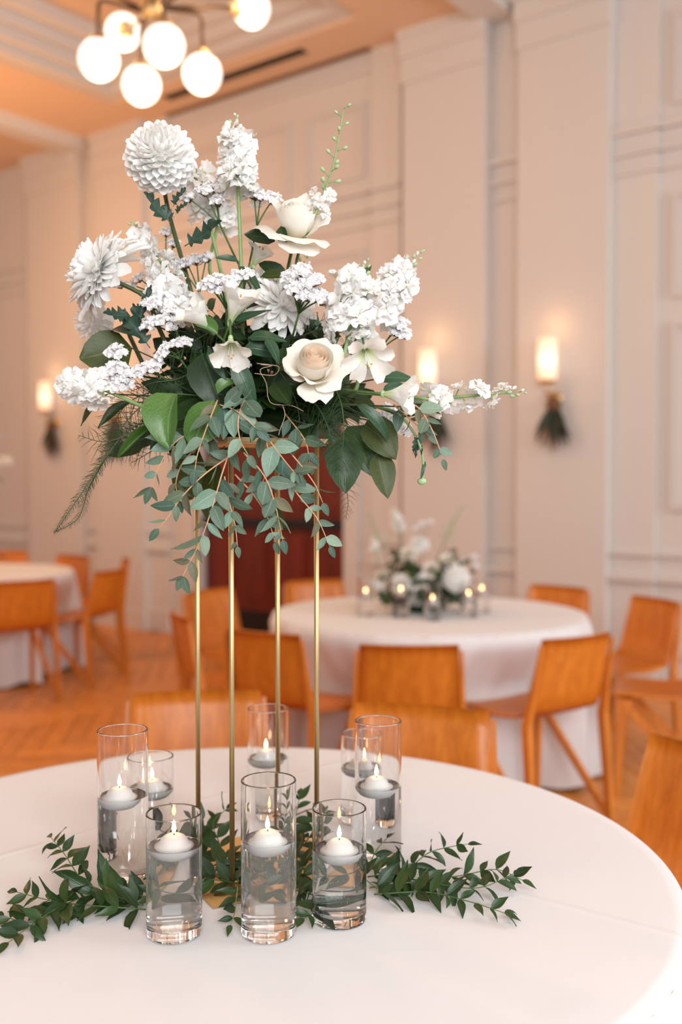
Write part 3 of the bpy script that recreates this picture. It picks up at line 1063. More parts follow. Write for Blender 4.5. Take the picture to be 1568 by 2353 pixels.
def shell_pt(t, s):
    """t 0..1 from the top of the back to the front of the seat; s -1..1 across"""
    prof = [(-0.285, 0.785), (-0.262, 0.70), (-0.240, 0.60), (-0.222, 0.525), (-0.195, 0.470), (-0.135, 0.447), (-0.03, 0.440), (0.08, 0.446), (0.165, 0.452), (0.195, 0.445)]
    wid = [0.375, 0.385, 0.398, 0.408, 0.41, 0.415, 0.42, 0.42, 0.41, 0.40]
    x = t * (len(prof) - 1); i = min(int(x), len(prof) - 2); f = x - i
    y = prof[i][0] * (1 - f) + prof[i + 1][0] * f; z = prof[i][1] * (1 - f) + prof[i + 1][1] * f
    w = wid[i] * (1 - f) + wid[i + 1] * f
    back = max(0, 1 - t * 2.2)
    y -= 0.030 * (1 - s * s) * min(1, back * 3)
    z -= 0.010 * (1 - s * s) * (1 - back)
    return V((w / 2 * s, y, z))


def shell_mesh(t0, t1, nt_, name):
    b = MB(); nx = 8; th = 0.012
    G_ = [[shell_pt(t0 + (t1 - t0) * j / nt_, -1 + 2 * i / nx) for i in range(nx + 1)] for j in range(nt_ + 1)]

    def nrm(j, i):
        a = G_[min(j + 1, nt_)][i] - G_[max(j - 1, 0)][i]; c = G_[j][min(i + 1, nx)] - G_[j][max(i - 1, 0)]
        return a.cross(c).normalized()
    top = []; bot = []
    for j in range(nt_ + 1):
        for i in range(nx + 1):
            n = nrm(j, i); top.append(G_[j][i]); bot.append(G_[j][i] - n * th * (-1 if n.y > 0 and False else 1))
    m = len(top); fs = []
    id_ = lambda j, i: j * (nx + 1) + i
    for j in range(nt_):
        for i in range(nx):
            a, c, d, e = id_(j, i), id_(j, i + 1), id_(j + 1, i + 1), id_(j + 1, i)
            fs.append((a, c, d, e)); fs.append((e + m, d + m, c + m, a + m))
    for j in range(nt_):
        for i in (0, nx):
            a, c = id_(j, i), id_(j + 1, i); fs.append((a, c, c + m, a + m))
    for i in range(nx):
        for j in (0, nt_):
            a, c = id_(j, i), id_(j, i + 1); fs.append((a, c, c + m, a + m))
    b.add(top + bot, fs)
    return b.mesh(name, M_chair)


def bar_mesh(pts, w, d, name):
    """tapered rectangular member through pts; w across x, d in the side plane"""
    b = MB(); vs = []; fs = []
    n = len(pts)
    for i, p in enumerate(pts):
        p = V(p); tg = (V(pts[min(i + 1, n - 1)]) - V(pts[max(i - 1, 0)])).normalized()
        nn = V((0, -tg.z, tg.y)); nn = nn.normalized() if nn.length > 1e-6 else V((0, 1, 0))
        ww, dd = w[i] / 2, d[i] / 2
        for (a, c) in ((-1, -1), (1, -1), (1, 1), (-1, 1)):
            vs.append(p + V((a * ww, 0, 0)) + nn * c * dd)
    for i in range(n - 1):
        for k in range(4):
            q = (k + 1) % 4; fs.append((i * 4 + k, i * 4 + q, i * 4 + 4 + q, i * 4 + 4 + k))
    fs += [(3, 2, 1, 0), tuple((n - 1) * 4 + k for k in range(4))]
    b.add(vs, fs)
    return b.mesh(name, M_chair_leg, False)


back_me = shell_mesh(0.0, 0.45, 8, 'chair back mesh')
seat_me = shell_mesh(0.45, 1.0, 8, 'chair seat mesh')
chair_parts = [('backrest', back_me), ('seat', seat_me)]
for sx in (-1, 1):
    chair_parts.append(('leg', bar_mesh([(sx * 0.197, -0.286, 0.765), (sx * 0.207, -0.245, 0.55), (sx * 0.214, -0.222, 0.44), (sx * 0.222, -0.262, 0.0)],
                                        [0.012, 0.018, 0.026, 0.024], [0.012, 0.026, 0.040, 0.026], 'rear leg mesh')))
    chair_parts.append(('leg', bar_mesh([(sx * 0.205, 0.150, 0.436), (sx * 0.212, 0.165, 0.0)], [0.026, 0.022], [0.038, 0.024], 'front leg mesh')))
    chair_parts.append(('brace', bar_mesh([(sx * 0.207, 0.150, 0.425), (sx * 0.220, -0.245, 0.02)], [0.022, 0.022], [0.034, 0.026], 'brace mesh')))
chair_parts.append(('rail', bar_mesh([(-0.2, 0.12, 0.418), (0.2, 0.12, 0.418)], [0.03, 0.03], [0.03, 0.03], 'rail mesh')))
# the rail runs across x: rebuild as a plain box
_b = MB(); _b.box((0, 0.12, 0.418), (0.40, 0.03, 0.028)); chair_parts[-1] = ('rail', _b.mesh('rail mesh', M_chair_leg, False))


def chair(top, face, label, group):
    """top: centre of the top of the backrest on the ground plane; face: direction the sitter looks"""
    f = V((face[0], face[1], 0)).normalized()
    SEATS.append((V((top[0], top[1], 0)) + f * 0.30, f, label, group))


def place_chair(loc, f, label, group):
    ang = math.atan2(f.y, f.x) - PI / 2
    t = thing('dining_chair', (loc.x, loc.y, 0), label, 'chair', group)
    t.rotation_euler = (0, 0, ang)
    for n, me in chair_parts:
        obj(n, me, t, Matrix.Identity(4), world=False)
    return t


def topat(px, py):
    p = G(px, py, 0.785); return (p.x, p.y)


g1, g2, g3 = 'oak chairs at the near table', 'oak chairs around the right-hand table', 'oak chairs around the far left table'
chair(topat(452, 1588), (0.15, -1), 'pale oak chair across the near table, behind the left gold rods', g1)
chair(topat(972, 1622), (-0.32, -1), 'pale oak chair across the near table, behind the tall vases on the right', g1)
c_r = G(1565, 1722, 0.785); chair((c_r.x + 0.06, c_r.y - 0.02), (-1, -0.35), 'oak chair at the right edge, only its backrest in view', g1)
chair(topat(941, 1484), (0.03, 1), 'oak chair with square back to the camera, front of the right-hand table', g2)
chair((0.955, 3.97), (-0.54, 0.84), 'oak chair turned left, seat and slanted leg showing, by the right-hand cloth', g2)
chair((-0.335, 4.09), (0.53, 0.85), 'oak chair behind the two right-hand gold rods, its back to the camera', g2)
chair((-0.77, 4.66), (0.93, 0.36), 'oak chair seen nearly edge on, left of the leftmost gold rod', g2)
chair((-0.77, 5.72), (0.80, -0.60), 'oak chair in front of the mahogany door, between the first two rods', g2)
chair(topat(720, 1333), (0.40, -0.92), 'oak chair behind the right-hand table against the mahogany door', g2)
chair(topat(1288, 1347), (-0.68, -0.73), 'oak chair behind the right-hand table, near the wall, its back cut by the table edge', g2)
chair((1.68, 5.28), (-0.93, -0.37), 'oak chair right of the right-hand table, facing it, with seat and back in view', g2)
chair((1.74, 4.50), (-0.96, 0.28), 'oak chair of which only the seat shows at the right edge', g2)
chair((-1.97, 6.25), (-0.62, 0.78), 'oak chair with its back to the camera at the left edge', g3)
chair(topat(171, 1276), (-0.55, -0.84), 'oak chair behind the left table, facing the camera', g3)
chair((-1.60, 7.00), (-0.93, 0.36), 'oak chair at the right side of the left table, seat and legs in view', g3)
chair((-1.70, 7.98), (-0.93, -0.30), 'oak chair mostly hidden behind the one at the left table\'s right side', g3)
chair((-3.02, 9.0), (0.15, -1), 'oak chair whose backrest shows above the left table at the left edge', g3)

table(-0.196, 1.695, 0.757, 15, 'near round table hidden under its white cloth', 'white cloth on the near table under the tall arrangement', seed=3)
table(0.437, 5.0, 0.785, 17, 'round table behind, to the right of the gold stand, under its white cloth', 'white cloth falling in folds on the table with the low centrepiece', seed=4)
table(-2.76, 7.28, 0.785, 16, 'round table at the far left edge under its white cloth', 'white cloth on the table cut off by the left edge', seed=5)

for c, f, lb, gr in SEATS:
    place_chair(c, f, lb, gr)

# ------------------------------------------------------------------ vases and floating candles


def vase_meshes(R, h, wl):
    b = MB(); t = 0.0025; bt = 0.014
    prof = [(0.0004, 0.0), (R - 0.004, 0.0), (R - 0.001, 0.0015), (R, 0.005), (R, h - 0.001), (R - 0.0007, h), (R - t + 0.0007, h), (R - t, h - 0.001), (R - t, bt + 0.006), (R - t - 0.002, bt + 0.0015), (R - t - 0.007, bt), (0.0004, bt)]
    b.lathe(prof, 64, support=0.0006)
    g = b.mesh('vase glass mesh', M_glass)
    b = MB(); e = 0.0006
    Rw = R - t + e
    prof = [(0.0004, bt - e), (R - t - 0.007, bt - e), (R - t - 0.002 + e, bt + 0.0015), (Rw, bt + 0.006), (Rw, wl - 0.0004), (Rw - 0.0004, wl), (R - t - 0.0015, wl - 0.0004), (R - t - 0.004, wl - 0.0008), (0.0004, wl - 0.0008)]
    b.lathe(prof, 64, support=0.0003)
    w = b.mesh('water mesh', M_water)
    return g, w


def wax_mesh():
    b = MB()
    # floating candle: bowl-shaped underside, broad rim, domed top with a small melt pool
    prof = [(0.0004, -0.020), (0.012, -0.0195), (0.020, -0.017), (0.0265, -0.011), (0.0285, -0.005), (0.028, -0.0025), (0.0235, -0.001), (0.0212, 0.001), (0.0195, 0.006), (0.0155, 0.0105), (0.010, 0.0132), (0.006, 0.0125), (0.0004, 0.012)]
    b.lathe(prof, 32)
    return b.mesh('candle wax mesh', M_wax)


WAX = wax_mesh()
_b = MB(); _b.tube([(0, 0, 0.011), (0.0003, 0, 0.017), (0.001, 0, 0.021)], [0.0009, 0.0008, 0.0006], 6); WICK = _b.mesh('wick mesh', M_black)
_b = MB(); _b.lathe([(0.0003, 0.015), (0.0022, 0.017), (0.0033, 0.021), (0.0029, 0.025), (0.0015, 0.030), (0.0003, 0.034)], 12); FLAME = _b.mesh('flame mesh', M_flame)


def vase(x, y, R, h, wl, vl, cl, off=(0, 0), bubbles=0, small=False, grp=None):
    T = Matrix.Translation((x, y, ZT + 0.0006))
    g, w = vase_meshes(R, h, wl)
    t = thing('glass_vase', (x, y, ZT), vl, 'vase', grp or 'cylinder vases around the gold stand')
    obj('glass', g, t, T)
    wo = obj('water', w, t, T)
    if bubbles:
        r = random.Random(bubbles); b = MB()
        for k in range(bubbles):
            a = r.uniform(0, 6.3); rr = R * r.uniform(0.80, 0.93); z = wl - 0.006 - abs(r.gauss(0, 0.028))
            if z < 0.02: continue
            b.ball((rr * math.cos(a), rr * math.sin(a), z), r.uniform(0.00025, 0.0007), 5, 3)
        obj('bubble', b.mesh('bubbles mesh', M_bubble), wo, T, kind='stuff')
    c = thing('floating_candle', (x + off[0], y + off[1], ZT + wl), cl, 'candle', 'floating candles')
    Tc = Matrix.Translation((x + off[0], y + off[1], ZT + wl + 0.0015))
    obj('wax', WAX, c, Tc)
    obj('wick', WICK, c, Tc)
    obj('flame', FLAME, c, Tc)


def vpos(px, d): return ((px - 784) / F * d, d)


for (px, d, R, h, wl, vl, cl, off, bub) in (
    (396, 1.424, 0.0400, 0.176, 0.130, 'front left glass cylinder, clear water, nearest the left ruscus trail', 'lit white candle floating in the front left vase', (0.0, 0.0), 0),
    (616, 1.425, 0.0397, 0.223, 0.138, 'tallest front glass cylinder, in the middle, in front of the gold rods', 'lit white candle floating in the tall middle front vase', (-0.001, -0.008), 130),
    (780, 1.469, 0.0402, 0.168, 0.108, 'front right short glass cylinder with many bubbles in its water', 'lit white candle floating in the bubbly front right vase', (0.0, -0.004), 240),
    (278, 1.600, 0.0405, 0.252, 0.146, 'tall glass cylinder at the far left of the ring of vases', 'lit white candle in the tall far left vase', (-0.004, -0.006), 0),
    (343, 1.750, 0.0400, 0.168, 0.112, 'short glass cylinder just behind the tall far left one', 'lit white candle in the short vase behind the tall left one', (0.002, 0.0), 0),
    (615, 1.935, 0.0400, 0.211, 0.115, 'glass cylinder at the back of the near table, behind the third gold rod', 'lit white candle in the rearmost vase, beside the third rod', (-0.004, 0.0), 0),
    (832, 1.915, 0.0400, 0.167, 0.103, 'short glass cylinder overlapped by the tall right one', 'lit white candle in the short vase overlapped by the tall right one', (-0.004, 0.0), 0),
    (870, 1.700, 0.0400, 0.243, 0.132, 'tall glass cylinder on the right, above the right ruscus trail', 'lit white candle in the tall right vase', (-0.003, -0.002), 0)):
    x, y = vpos(px, d)
    vase(x, y, R, h, wl, vl, cl, off, bub)
gv = 'small vases around the low centrepiece'
for (px, d, h, wl, w_) in ((841, 4.86, 0.185, 0.10, 'leftmost'), (922, 4.80, 0.17, 0.115, 'second from the left'), (995, 4.70, 0.185, 0.085, 'middle and nearest'), (1078, 4.80, 0.165, 0.095, 'second from the right'), (1109, 4.98, 0.17, 0.10, 'rightmost')):
    x, y = vpos(px, d)
    vase(x, y, 0.040, h, wl, 'small glass vase on the right-hand table, ' + w_ + ' of five', 'lit candle in the ' + w_ + ' vase on the right-hand table', (0, 0), 0, grp=gv)

# ------------------------------------------------------------------ gold stand
FL = V((-0.1735, 1.578)); A_, B_ = 0.1331, 0.0729
RODS = [FL, FL + V((A_, B_)), FL + V((A_ - B_, A_ + B_)), FL + V((-B_, A_))]
SC = (RODS[0] + RODS[2]) / 2
STOP = 1.463


def stand(cx, cy, label, rot=0.0):
    t = thing('flower_stand', (cx, cy, ZT), label, 'flower stand', None)
    D = V((A_, B_)).normalized(); E = V((-D.y, D.x)); c = V((cx, cy))

    def plate(half, z0, z1, name, rim=0):
        b = MB()
        cs = [c + D * (a * half) + E * (e * half) for a, e in ((-1, -1), (1, -1), (1, 1), (-1, 1))]
        bv = 0.001
        b.add([(p.x, p.y, z) for z in (z0, z1) for p in cs], [(3, 2, 1, 0), (4, 5, 6, 7), (0, 1, 5, 4), (1, 2, 6, 5), (2, 3, 7, 6), (3, 0, 4, 7)])
        return obj(name, b.mesh(name + ' mesh', M_brass, False), t)
    plate(0.130, ZT + 0.001, ZT + 0.004, 'base_plate')
    plate(0.088, STOP - 0.002, STOP + 0.001, 'top_plate')
    for k in range(4):
        b = MB()
        a0, a1 = [(-1, -1), (1, -1), (1, 1), (-1, 1)][k], [(1, -1), (1, 1), (-1, 1), (-1, -1)][k]
        p0 = c + D * a0[0] * 0.088 + E * a0[1] * 0.088; p1 = c + D * a1[0] * 0.088 + E * a1[1] * 0.088
        b.tube([(p0.x, p0.y, STOP + 0.004), (p1.x, p1.y, STOP + 0.004)], 0.005, 4)
        obj('top_rim', b.mesh('rim mesh', M_brass, False), t)
    h = math.sqrt(A_ ** 2 + B_ ** 2) / 2
    for (a, e) in ((-1, -1), (1, -1), (1, 1), (-1, 1)):
        p = c + D * a * h + E * e * h
        b = MB(); b.tube([(p.x, p.y, ZT + 0.003), (p.x, p.y, STOP - 0.002)], 0.0042, 12)
        obj('rod', b.mesh('rod mesh', M_brass), t)
    return t


stand(SC.x, SC.y, 'tall gold metal stand with four slim rods and square base plate on the near table')
FC = V((SC.x, SC.y, STOP + 0.05))
b = MB(); b.ball((0, 0, 0), 0.078, 16, 10, sz=0.62)
o = obj('floral_foam', b.mesh('floral foam mesh', M_foam), None, Matrix.Translation(FC)); tag(o, 'dark green floral foam mound on the gold stand, deep inside the arrangement', 'floral foam')

# ------------------------------------------------------------------ plant builders
TO_CAM = V((0, -1, 0))
CURFC = FC


def stem_to(p, axis, parent, mat, r0=0.0028, r1=0.0022, start=None, mid=None):
    if start is None:
        d = (p - CURFC); d.normalize()
        start = CURFC + V((d.x * 0.05, d.y * 0.05, d.z * 0.035))
    m = mid if mid is not None else (p - V(axis).normalized() * (p - start).length * 0.35)
    pts = smoothpts([start, (start + m) / 2 + (m - start) * 0.05, m, p], 4)
    b = MB(); n = len(pts); b.tube(pts, [r0 + (r1 - r0) * i / (n - 1) for i in range(n)], 7)
    obj('stem', b.mesh('stem mesh', mat), parent)
    return pts


def mum(c, axis, R, n, form, label, seed=0, start=None, group='white chrysanthemums in the tall arrangement', leaves=()):
    r = random.Random(seed)
    ax = V(axis).normalized()
    t = thing('chrysanthemum', c, label, 'flower', group)
    stem_to(c - ax * R * 0.3, ax, t, M_stem_dark, 0.0038, 0.0034, start)
    a1 = ax.orthogonal().normalized(); a2 = ax.cross(a1)
    if form == 'ball':
        b = MB(); b.ball((0, 0, 0), R * 0.55, 10, 7); obj('core', b.mesh('core mesh', M_petal), t, Matrix.Translation(c))
    else:
        b = MB(); b.ball((0, 0, 0), R * 0.30, 10, 7); obj('core', b.mesh('core mesh', M_petal), t, Matrix.Translation(c)); b = MB(); b.ball((0, 0, 0), R * 0.2, 8, 6); obj('calyx', b.mesh('calyx mesh', M_bud), t, Matrix.Translation(c - ax * R * 0.20))
    for i in range(n):
        f = (i + 0.5) / n
        a = i * 2.39996
        if form == 'ball':
            phi = math.acos(1 - 1.80 * f)
            d = ax * math.cos(phi) + (a1 * math.cos(a) + a2 * math.sin(a)) * math.sin(phi)
            e = (a1 * math.cos(a) + a2 * math.sin(a)) * math.cos(phi) - ax * math.sin(phi)   # away from the pole
            lean = 0.15 + 0.75 * min(1, phi / 2.0)
            yd = d * 1.0 + e * lean + V((r.uniform(-1, 1), r.uniform(-1, 1), r.uniform(-1, 1))) * 0.10
            base = c + d * R * (0.50 if phi < 2 else 0.40)
            L = R * (0.46 + 0.20 * min(1, phi / 1.6)) * r.uniform(0.92, 1.08)
            me = r.choice(MUMP) if phi > 0.25 else MUMP[1]
            obj('petal', me, t, frame(base, yd, ax * 1.2 + d * 0.2 - e * 0.3, L, 0.42 + 0.50 * min(1, phi / 1.5)))
        else:
            phi = 0.12 + 1.62 * f ** 0.62
            rad = (a1 * math.cos(a) + a2 * math.sin(a))
            d = ax * math.cos(phi) + rad * math.sin(phi)
            L = R * (0.40 + 0.42 * f) * r.uniform(0.90, 1.08)
            if f > 0.93: L *= r.uniform(0.9, 1.25); d = d + V((0, 0, -1)) * r.uniform(0, 0.5)
            yd = d + V((r.uniform(-1, 1), r.uniform(-1, 1), r.uniform(-1, 1))) * 0.09
            base = c + d * R * (0.20 if f < 0.8 else 0.12)
            me = MUMG[0] if f < 0.22 and form == 'disc' else (r.choice(MUML) if f > 0.45 else r.choice(MUMP))
            wide = 1.0 if me in MUML else 0.6
            obj('petal', me, t, frame(base, yd, ax - rad * 0.2, L, wide))
    for (kind, bp, tp, d0, w) in leaves:
        put_leaf(t, kind, bp, tp, d0, w)
    return t


def put_leaf(parent, kind, bp, tp, d, w=None, tilt=None, v=None, name='leaf'):
    """bp, tp: base and tip in the photo's pixels; d: depth of base (or a pair)"""
    d0, d1 = d if isinstance(d, tuple) else (d, d - 0.01)
    a = P(bp[0], bp[1], d0); e = P(tp[0], tp[1], d1)
    L = (e - a).length
    ms = LEAF[kind]
    me = ms[(v if v is not None else rnd.randrange(len(ms)))]
    base_w = {'salal': 0.66, 'round': 0.82, 'bright': 0.80, 'olive': 0.62, 'teal': 0.36, 'lobed': 0.62, 'euc': 0.52, 'ruscus': 0.4}[kind]
    sx = (w * 0.0007 / (base_w * L)) if w else 1.0
    z = V(tilt) if tilt is not None else V((rnd.uniform(-.5, .5), -1, 0.5))
    return obj(name, me, parent, frame(a, e - a, z, L * 1.04, sx))


def stock(tip, base, label, n=16, width=0.03, fl=0.0155, buds=5, budspread=0.02, seed=0, name='stock_flower', cat='flower', leaf=(), mat=M_stem_light, start=None, group='white stock spikes in the tall arrangement', sparse=False, mid=None):
    """tip, base: 3-D ends of the flowering part of the spike"""
    r = random.Random(seed); n = max(4, int(n * 0.66))
    tip = V(tip); base = V(base); ax = (tip - base).normalized()
    t = thing(name, base, label, cat, group)
    pts = stem_to(base, ax, t, mat, 0.0034, 0.0028, start, mid)
    b = MB(); b.tube([base, base.lerp(tip, 0.5), tip], [0.0028, 0.0022, 0.0014], 6)
    obj('spike', b.mesh('spike mesh', mat), t)
    a1 = ax.orthogonal().normalized(); a2 = ax.cross(a1)
    for i in range(n):
        f = (i + 0.5) / n
        a = i * 2.39996 + r.uniform(-.3, .3)
        rad = a1 * math.cos(a) + a2 * math.sin(a)
        f2 = f * 0.93
        q = width * (1 - 0.40 * f) * r.uniform(0.62, 0.95)
        p = base.lerp(tip, f2) + rad * q * 0.72 + ax * r.uniform(-.004, .004)
        d = (rad + ax * 0.35 + TO_CAM * 0.25).normalized()
        s = fl * 1.38 * (1 - 0.25 * f) * r.uniform(0.85, 1.15)
        fo = obj('floret', r.choice(FLORET), t, frame(p, V((r.uniform(-1, 1), r.uniform(-1, 1), r.uniform(-1, 1))), d, s))
        if sparse or i % 3 == 0:
            b = MB(); b.tube([p - rad * q * 0.72 - ax * 0.006, p - d * 0.001], [0.0011, 0.0011], 5)
            obj('pedicel', b.mesh('pedicel mesh', mat), t)
    for i in range(buds):
        f = i / max(1, buds - 1)
        a = i * 2.4; rad = a1 * math.cos(a) + a2 * math.sin(a)
        p = tip + ax * budspread * (f - 0.3) + rad * 0.006 * (1.2 - f)
        s = 0.009 * (1.1 - 0.5 * f)
        M = frame(p, ax + rad * 0.6, rad, s) @ Matrix.Rotation(-PI / 2, 4, 'X')
        obj('bud', BUD if i % 3 else WBUD, t, M)
    for (kind, bp, tp, d0, w) in leaf: put_leaf(t, kind, bp, tp, d0, w)
    return t


def delphinium(pts, label, seed=0, n=16, sc=1.0, white=5, start=None, group='green budded delphiniums'):
    r = random.Random(seed)
    t = thing('delphinium', pts[0], label, 'flower', group)
    sp = smoothpts(pts, 6)
    ax0 = (sp[1] - sp[0]).normalized()
    stem_to(sp[0], ax0, t, M_stem, 0.0026, 0.0024, start)
    b = MB(); m = len(sp); b.tube(sp, [0.0024 * sc * (1 - 0.6 * i / m) for i in range(m)], 6); obj('spike', b.mesh('spike mesh', M_stem_light), t)
    for i in range(n):
        f = (i + 1) / n; x = f * (m - 1); k = min(int(x), m - 2); p = sp[k].lerp(sp[k + 1], x - k); ax = (sp[k + 1] - sp[k]).normalized()
        a = i * 2.4; a1 = V((1, 0, 0)); a1 = (a1 - ax * a1.dot(ax)).normalized(); a2 = ax.cross(a1)
        rad = a1 * math.cos(a) + a2 * math.sin(a) * 0.6
        q = (0.016 - 0.009 * f) * sc
        e = p + rad * q + ax * q * 0.5
        b = MB(); b.tube([p, e], 0.0008 * sc, 5); obj('pedicel', b.mesh('pedicel mesh', M_stem_light), t)
        if i < white:
            obj('floret', r.choice(FLORET), t, frame(e, V((r.uniform(-1, 1), 0.2, r.uniform(-1, 1))), rad + TO_CAM * 0.7, 0.012 * sc))
        else:
            M = frame(e, rad + ax * 0.7, ax, (0.0125 - 0.005 * f) * sc) @ Matrix.Rotation(-PI / 2, 4, 'X')
            obj('bud', BUD, t, M)
    return t


def statice(heads, origin, label, seed=0, s=0.0135, group='white statice sprigs', fc=None):
    """heads: list of (px,py,depth)"""
    r = random.Random(seed)
    o = P(*origin)
    t = thing('statice', o, label, 'flower', group)
    hp = [P(*h) for h in heads]
    cen = V((0, 0, 0))
    for h in hp: cen += h
    cen /= len(hp)
    fork = o.lerp(cen, 0.55)
    stem_to(o, (cen - o), t, M_stem, 0.002, 0.0018)
    b = MB(); b.tube([o, fork], [0.0018, 0.0016], 5); obj('stem', b.mesh('stem mesh', M_stem), t)
    for h in hp:
        b = MB(); b.tube(smoothpts([fork, fork.lerp(h, 0.5) + V((0, 0, 0.002)), h], 3), [0.0014, .0014, .0013, .0012, .0012, .0011, .001], 5)
        br = obj('branch', b.mesh('branch mesh', M_stem), t)
        d = (h - fork).normalized() * 0.4 + V((r.uniform(-.3, .3), -0.9, 0.75))
        M = frame(h, d, (r.uniform(-1, 1), 0, r.uniform(-1, 1)), s * r.uniform(0.85, 1.15)) @ Matrix.Rotation(-PI / 2, 4, 'X')
        obj('flower_head', r.choice(CLUSTER), t, M)
    return t


def alstro(c, axis, label, L=0.042, seed=0, openness=0.5, start=None, leaves=(), group='white alstroemeria blooms'):
    r = random.Random(seed)
    ax = V(axis).normalized(); t = thing('alstroemeria', c, label, 'flower', group)
    stem_to(c, ax, t, M_stem, 0.002, 0.0018, start)
    b = MB(); b.ball((0, 0, 0), 0.0042, 8, 5, sz=1.4); obj('ovary', b.mesh('ovary mesh', M_bud), t, Matrix.Translation(c))
    a1 = ax.orthogonal().normalized(); a2 = ax.cross(a1)
    for k in range(6):
        a = k * PI / 3 + r.uniform(-.15, .15)
        rad = a1 * math.cos(a) + a2 * math.sin(a)
        wide = 0.80 if k % 2 else 0.60
        b = MB(); v, f, u = patch(1, wide, p_claw, 4, 7, cup=0.45, bend=-1.3 * openness - 0.1, ruffle=0.09, seed=seed * 7 + k)
        b.add(v, f, u)
        obj('petal', b.mesh('alstro petal mesh', M_alstro), t, frame(c + rad * 0.0025, ax + rad * (0.16 + 0.30 * openness), ax * 0.4 - rad, L * r.uniform(0.9, 1.1)))
    for k in range(3):
        a = k * 2.1 + 0.4; rad = a1 * math.cos(a) + a2 * math.sin(a)
        e = c + ax * L * 0.78 + rad * 0.004
        b = MB(); b.tube([c, e], 0.0006, 4); b.ball(e, 0.0016, 5, 4, mi=1)
        obj('stamen', b.mesh('stamen mesh', [M_petal, M_anther]), t)
    for (kind, bp, tp, d0, w) in leaves: put_leaf(t, kind, bp, tp, d0, w)
    return t


def rose_petal(r0, h, angw, flare, seed, mat, tipcurl=0.4, wave=0.06, nx=6, ny=6, spiral=0.0):
    """petal wrapped round the +Z axis; base at radius ~0, belly at r0, height h; flare opens the rim outwards"""
    r = random.Random(seed); p1, p2 = r.uniform(0, 6), r.uniform(0, 6)
    b = MB(); vs = []; uv = []; fs = []
    for j in range(ny + 1):
        t = j / ny
        rr = r0 * (math.sin(min(1, t * 1.5) * PI / 2) ** 0.7) + flare * t ** 2.2
        z = h * (t - 0.10 * flare / max(h, 1e-4) * t ** 3) - tipcurl * flare * max(0, t - 0.6) ** 1.2
        wid = angw * (0.45 + 0.55 * math.sin(PI * min(1, t * 0.62 + 0.05)))
        if spiral: wid = angw
        elif t > 0.7: wid *= math.sqrt(max(0.12, 1 - ((t - 0.7) / 0.3) ** 2 * 0.8))
        for i in range(nx + 1):
            s = -1 + 2 * i / nx
            a = s * wid / 2 * (r0 / max(rr, r0 * 0.6)) ** 0.35
            q = rr + spiral * r0 * s * t + wave * r0 * t * math.sin(s * 4 + p1) + 0.10 * r0 * s * s * t
            if spiral:
                zz = z - h * 0.05 * s * s * t
                vs.append((q * math.sin(a), q * math.cos(a), zz)); uv.append((0.5 + s / 2, t)); continue
            zz = z - h * (0.12 + 0.5 * max(0, flare) * 8) * abs(s) ** 1.6 * t * t * 0.35 - h * 0.10 * abs(s) ** 2.5 * t + wave * h * 0.6 * math.sin(s * 5 + p2) * t * t
            vs.append((q * math.sin(a), q * math.cos(a), zz)); uv.append((0.5 + s / 2, t))
    for j in range(ny):
        for i in range(nx):
            a = j * (nx + 1) + i; fs.append((a, a + 1, a + nx + 2, a + nx + 1))
    b.add(vs, fs, uv)
    return b.mesh('rose petal mesh', mat)


def rose(c, axis, label, R=0.05, seed=0, start=None, outer=(), roll=0.0, group='ivory roses', fullness=1.0, M_in=None, leaves=()):
    ax = V(axis).normalized(); r = random.Random(seed)
    t = thing('rose', c, label, 'flower', group)
    stem_to(c - ax * R * 0.55, ax, t, M_stem, 0.003, 0.0028, start)
    a1 = ax.orthogonal().normalized()
    base = frame(c - ax * R * 0.5, ax, a1) @ Matrix.Rotation(-PI / 2, 4, 'X') @ Matrix.Rotation(roll, 4, 'Z')
    b = MB(); b.lathe([(0.0005, -R * 0.16), (R * 0.12, -R * 0.12), (R * 0.18, -0.0), (R * 0.12, R * 0.08)], 12)
    hip = obj('calyx', b.mesh('calyx mesh', M_stem), t, base)
    Mi = M_in or M_rose_in
    # a tight heart of overlapping spirals
    spec = []
    for k in range(2): spec.append((0.07 + 0.05 * k, 1.04, 3.9, -0.01, Mi, 2.6 * k))
    for k in range(3): spec.append((0.165 + 0.033 * k, 1.03, 3.2, -0.005, Mi, 0.8 + 2.2 * k))
    for k in range(3): spec.append((0.265 + 0.03 * k, 1.00, 2.9, -0.01, Mi, 0.3 + 2.1 * k))
    for k in range(3): spec.append((0.355 + 0.027 * k, 0.95, 2.7, -0.01, Mi if k % 2 else M_rose, 1.5 + 2.1 * k))
    for k in range(3): spec.append((0.435 + 0.022 * k, 0.87, 2.7, 0.0, M_rose, 1.2 + 2.09 * k))
    for (r0, h, aw, fl, mt, a) in spec:
        me = rose_petal(r0 * R, h * R, aw, fl * R, r.randrange(9999), mt, wave=0.02, nx=12, spiral=0.05)
        obj('petal', me, t, base @ Matrix.Rotation(a, 4, 'Z'))
    if not outer:
        outer = [(0.48, 0.85, 1.9, 0.42, 1.25 * k + 0.5) for k in range(5)]
    for (r0, h, aw, fl, a) in outer:
        if isinstance(a, tuple):     # a direction in the room instead of an angle
            l = base.to_3x3().inverted() @ V(a); a = math.atan2(-l.x, l.y)
        me = rose_petal(r0 * R, h * R, aw, fl * R, r.randrange(9999), M_rose, tipcurl=0.7, wave=0.10, nx=8, ny=8)
        obj('petal', me, t, base @ Matrix.Rotation(a, 4, 'Z'))
    for (kind, bp, tp, d0, w) in leaves: put_leaf(t, kind, bp, tp, d0, w)
    return t


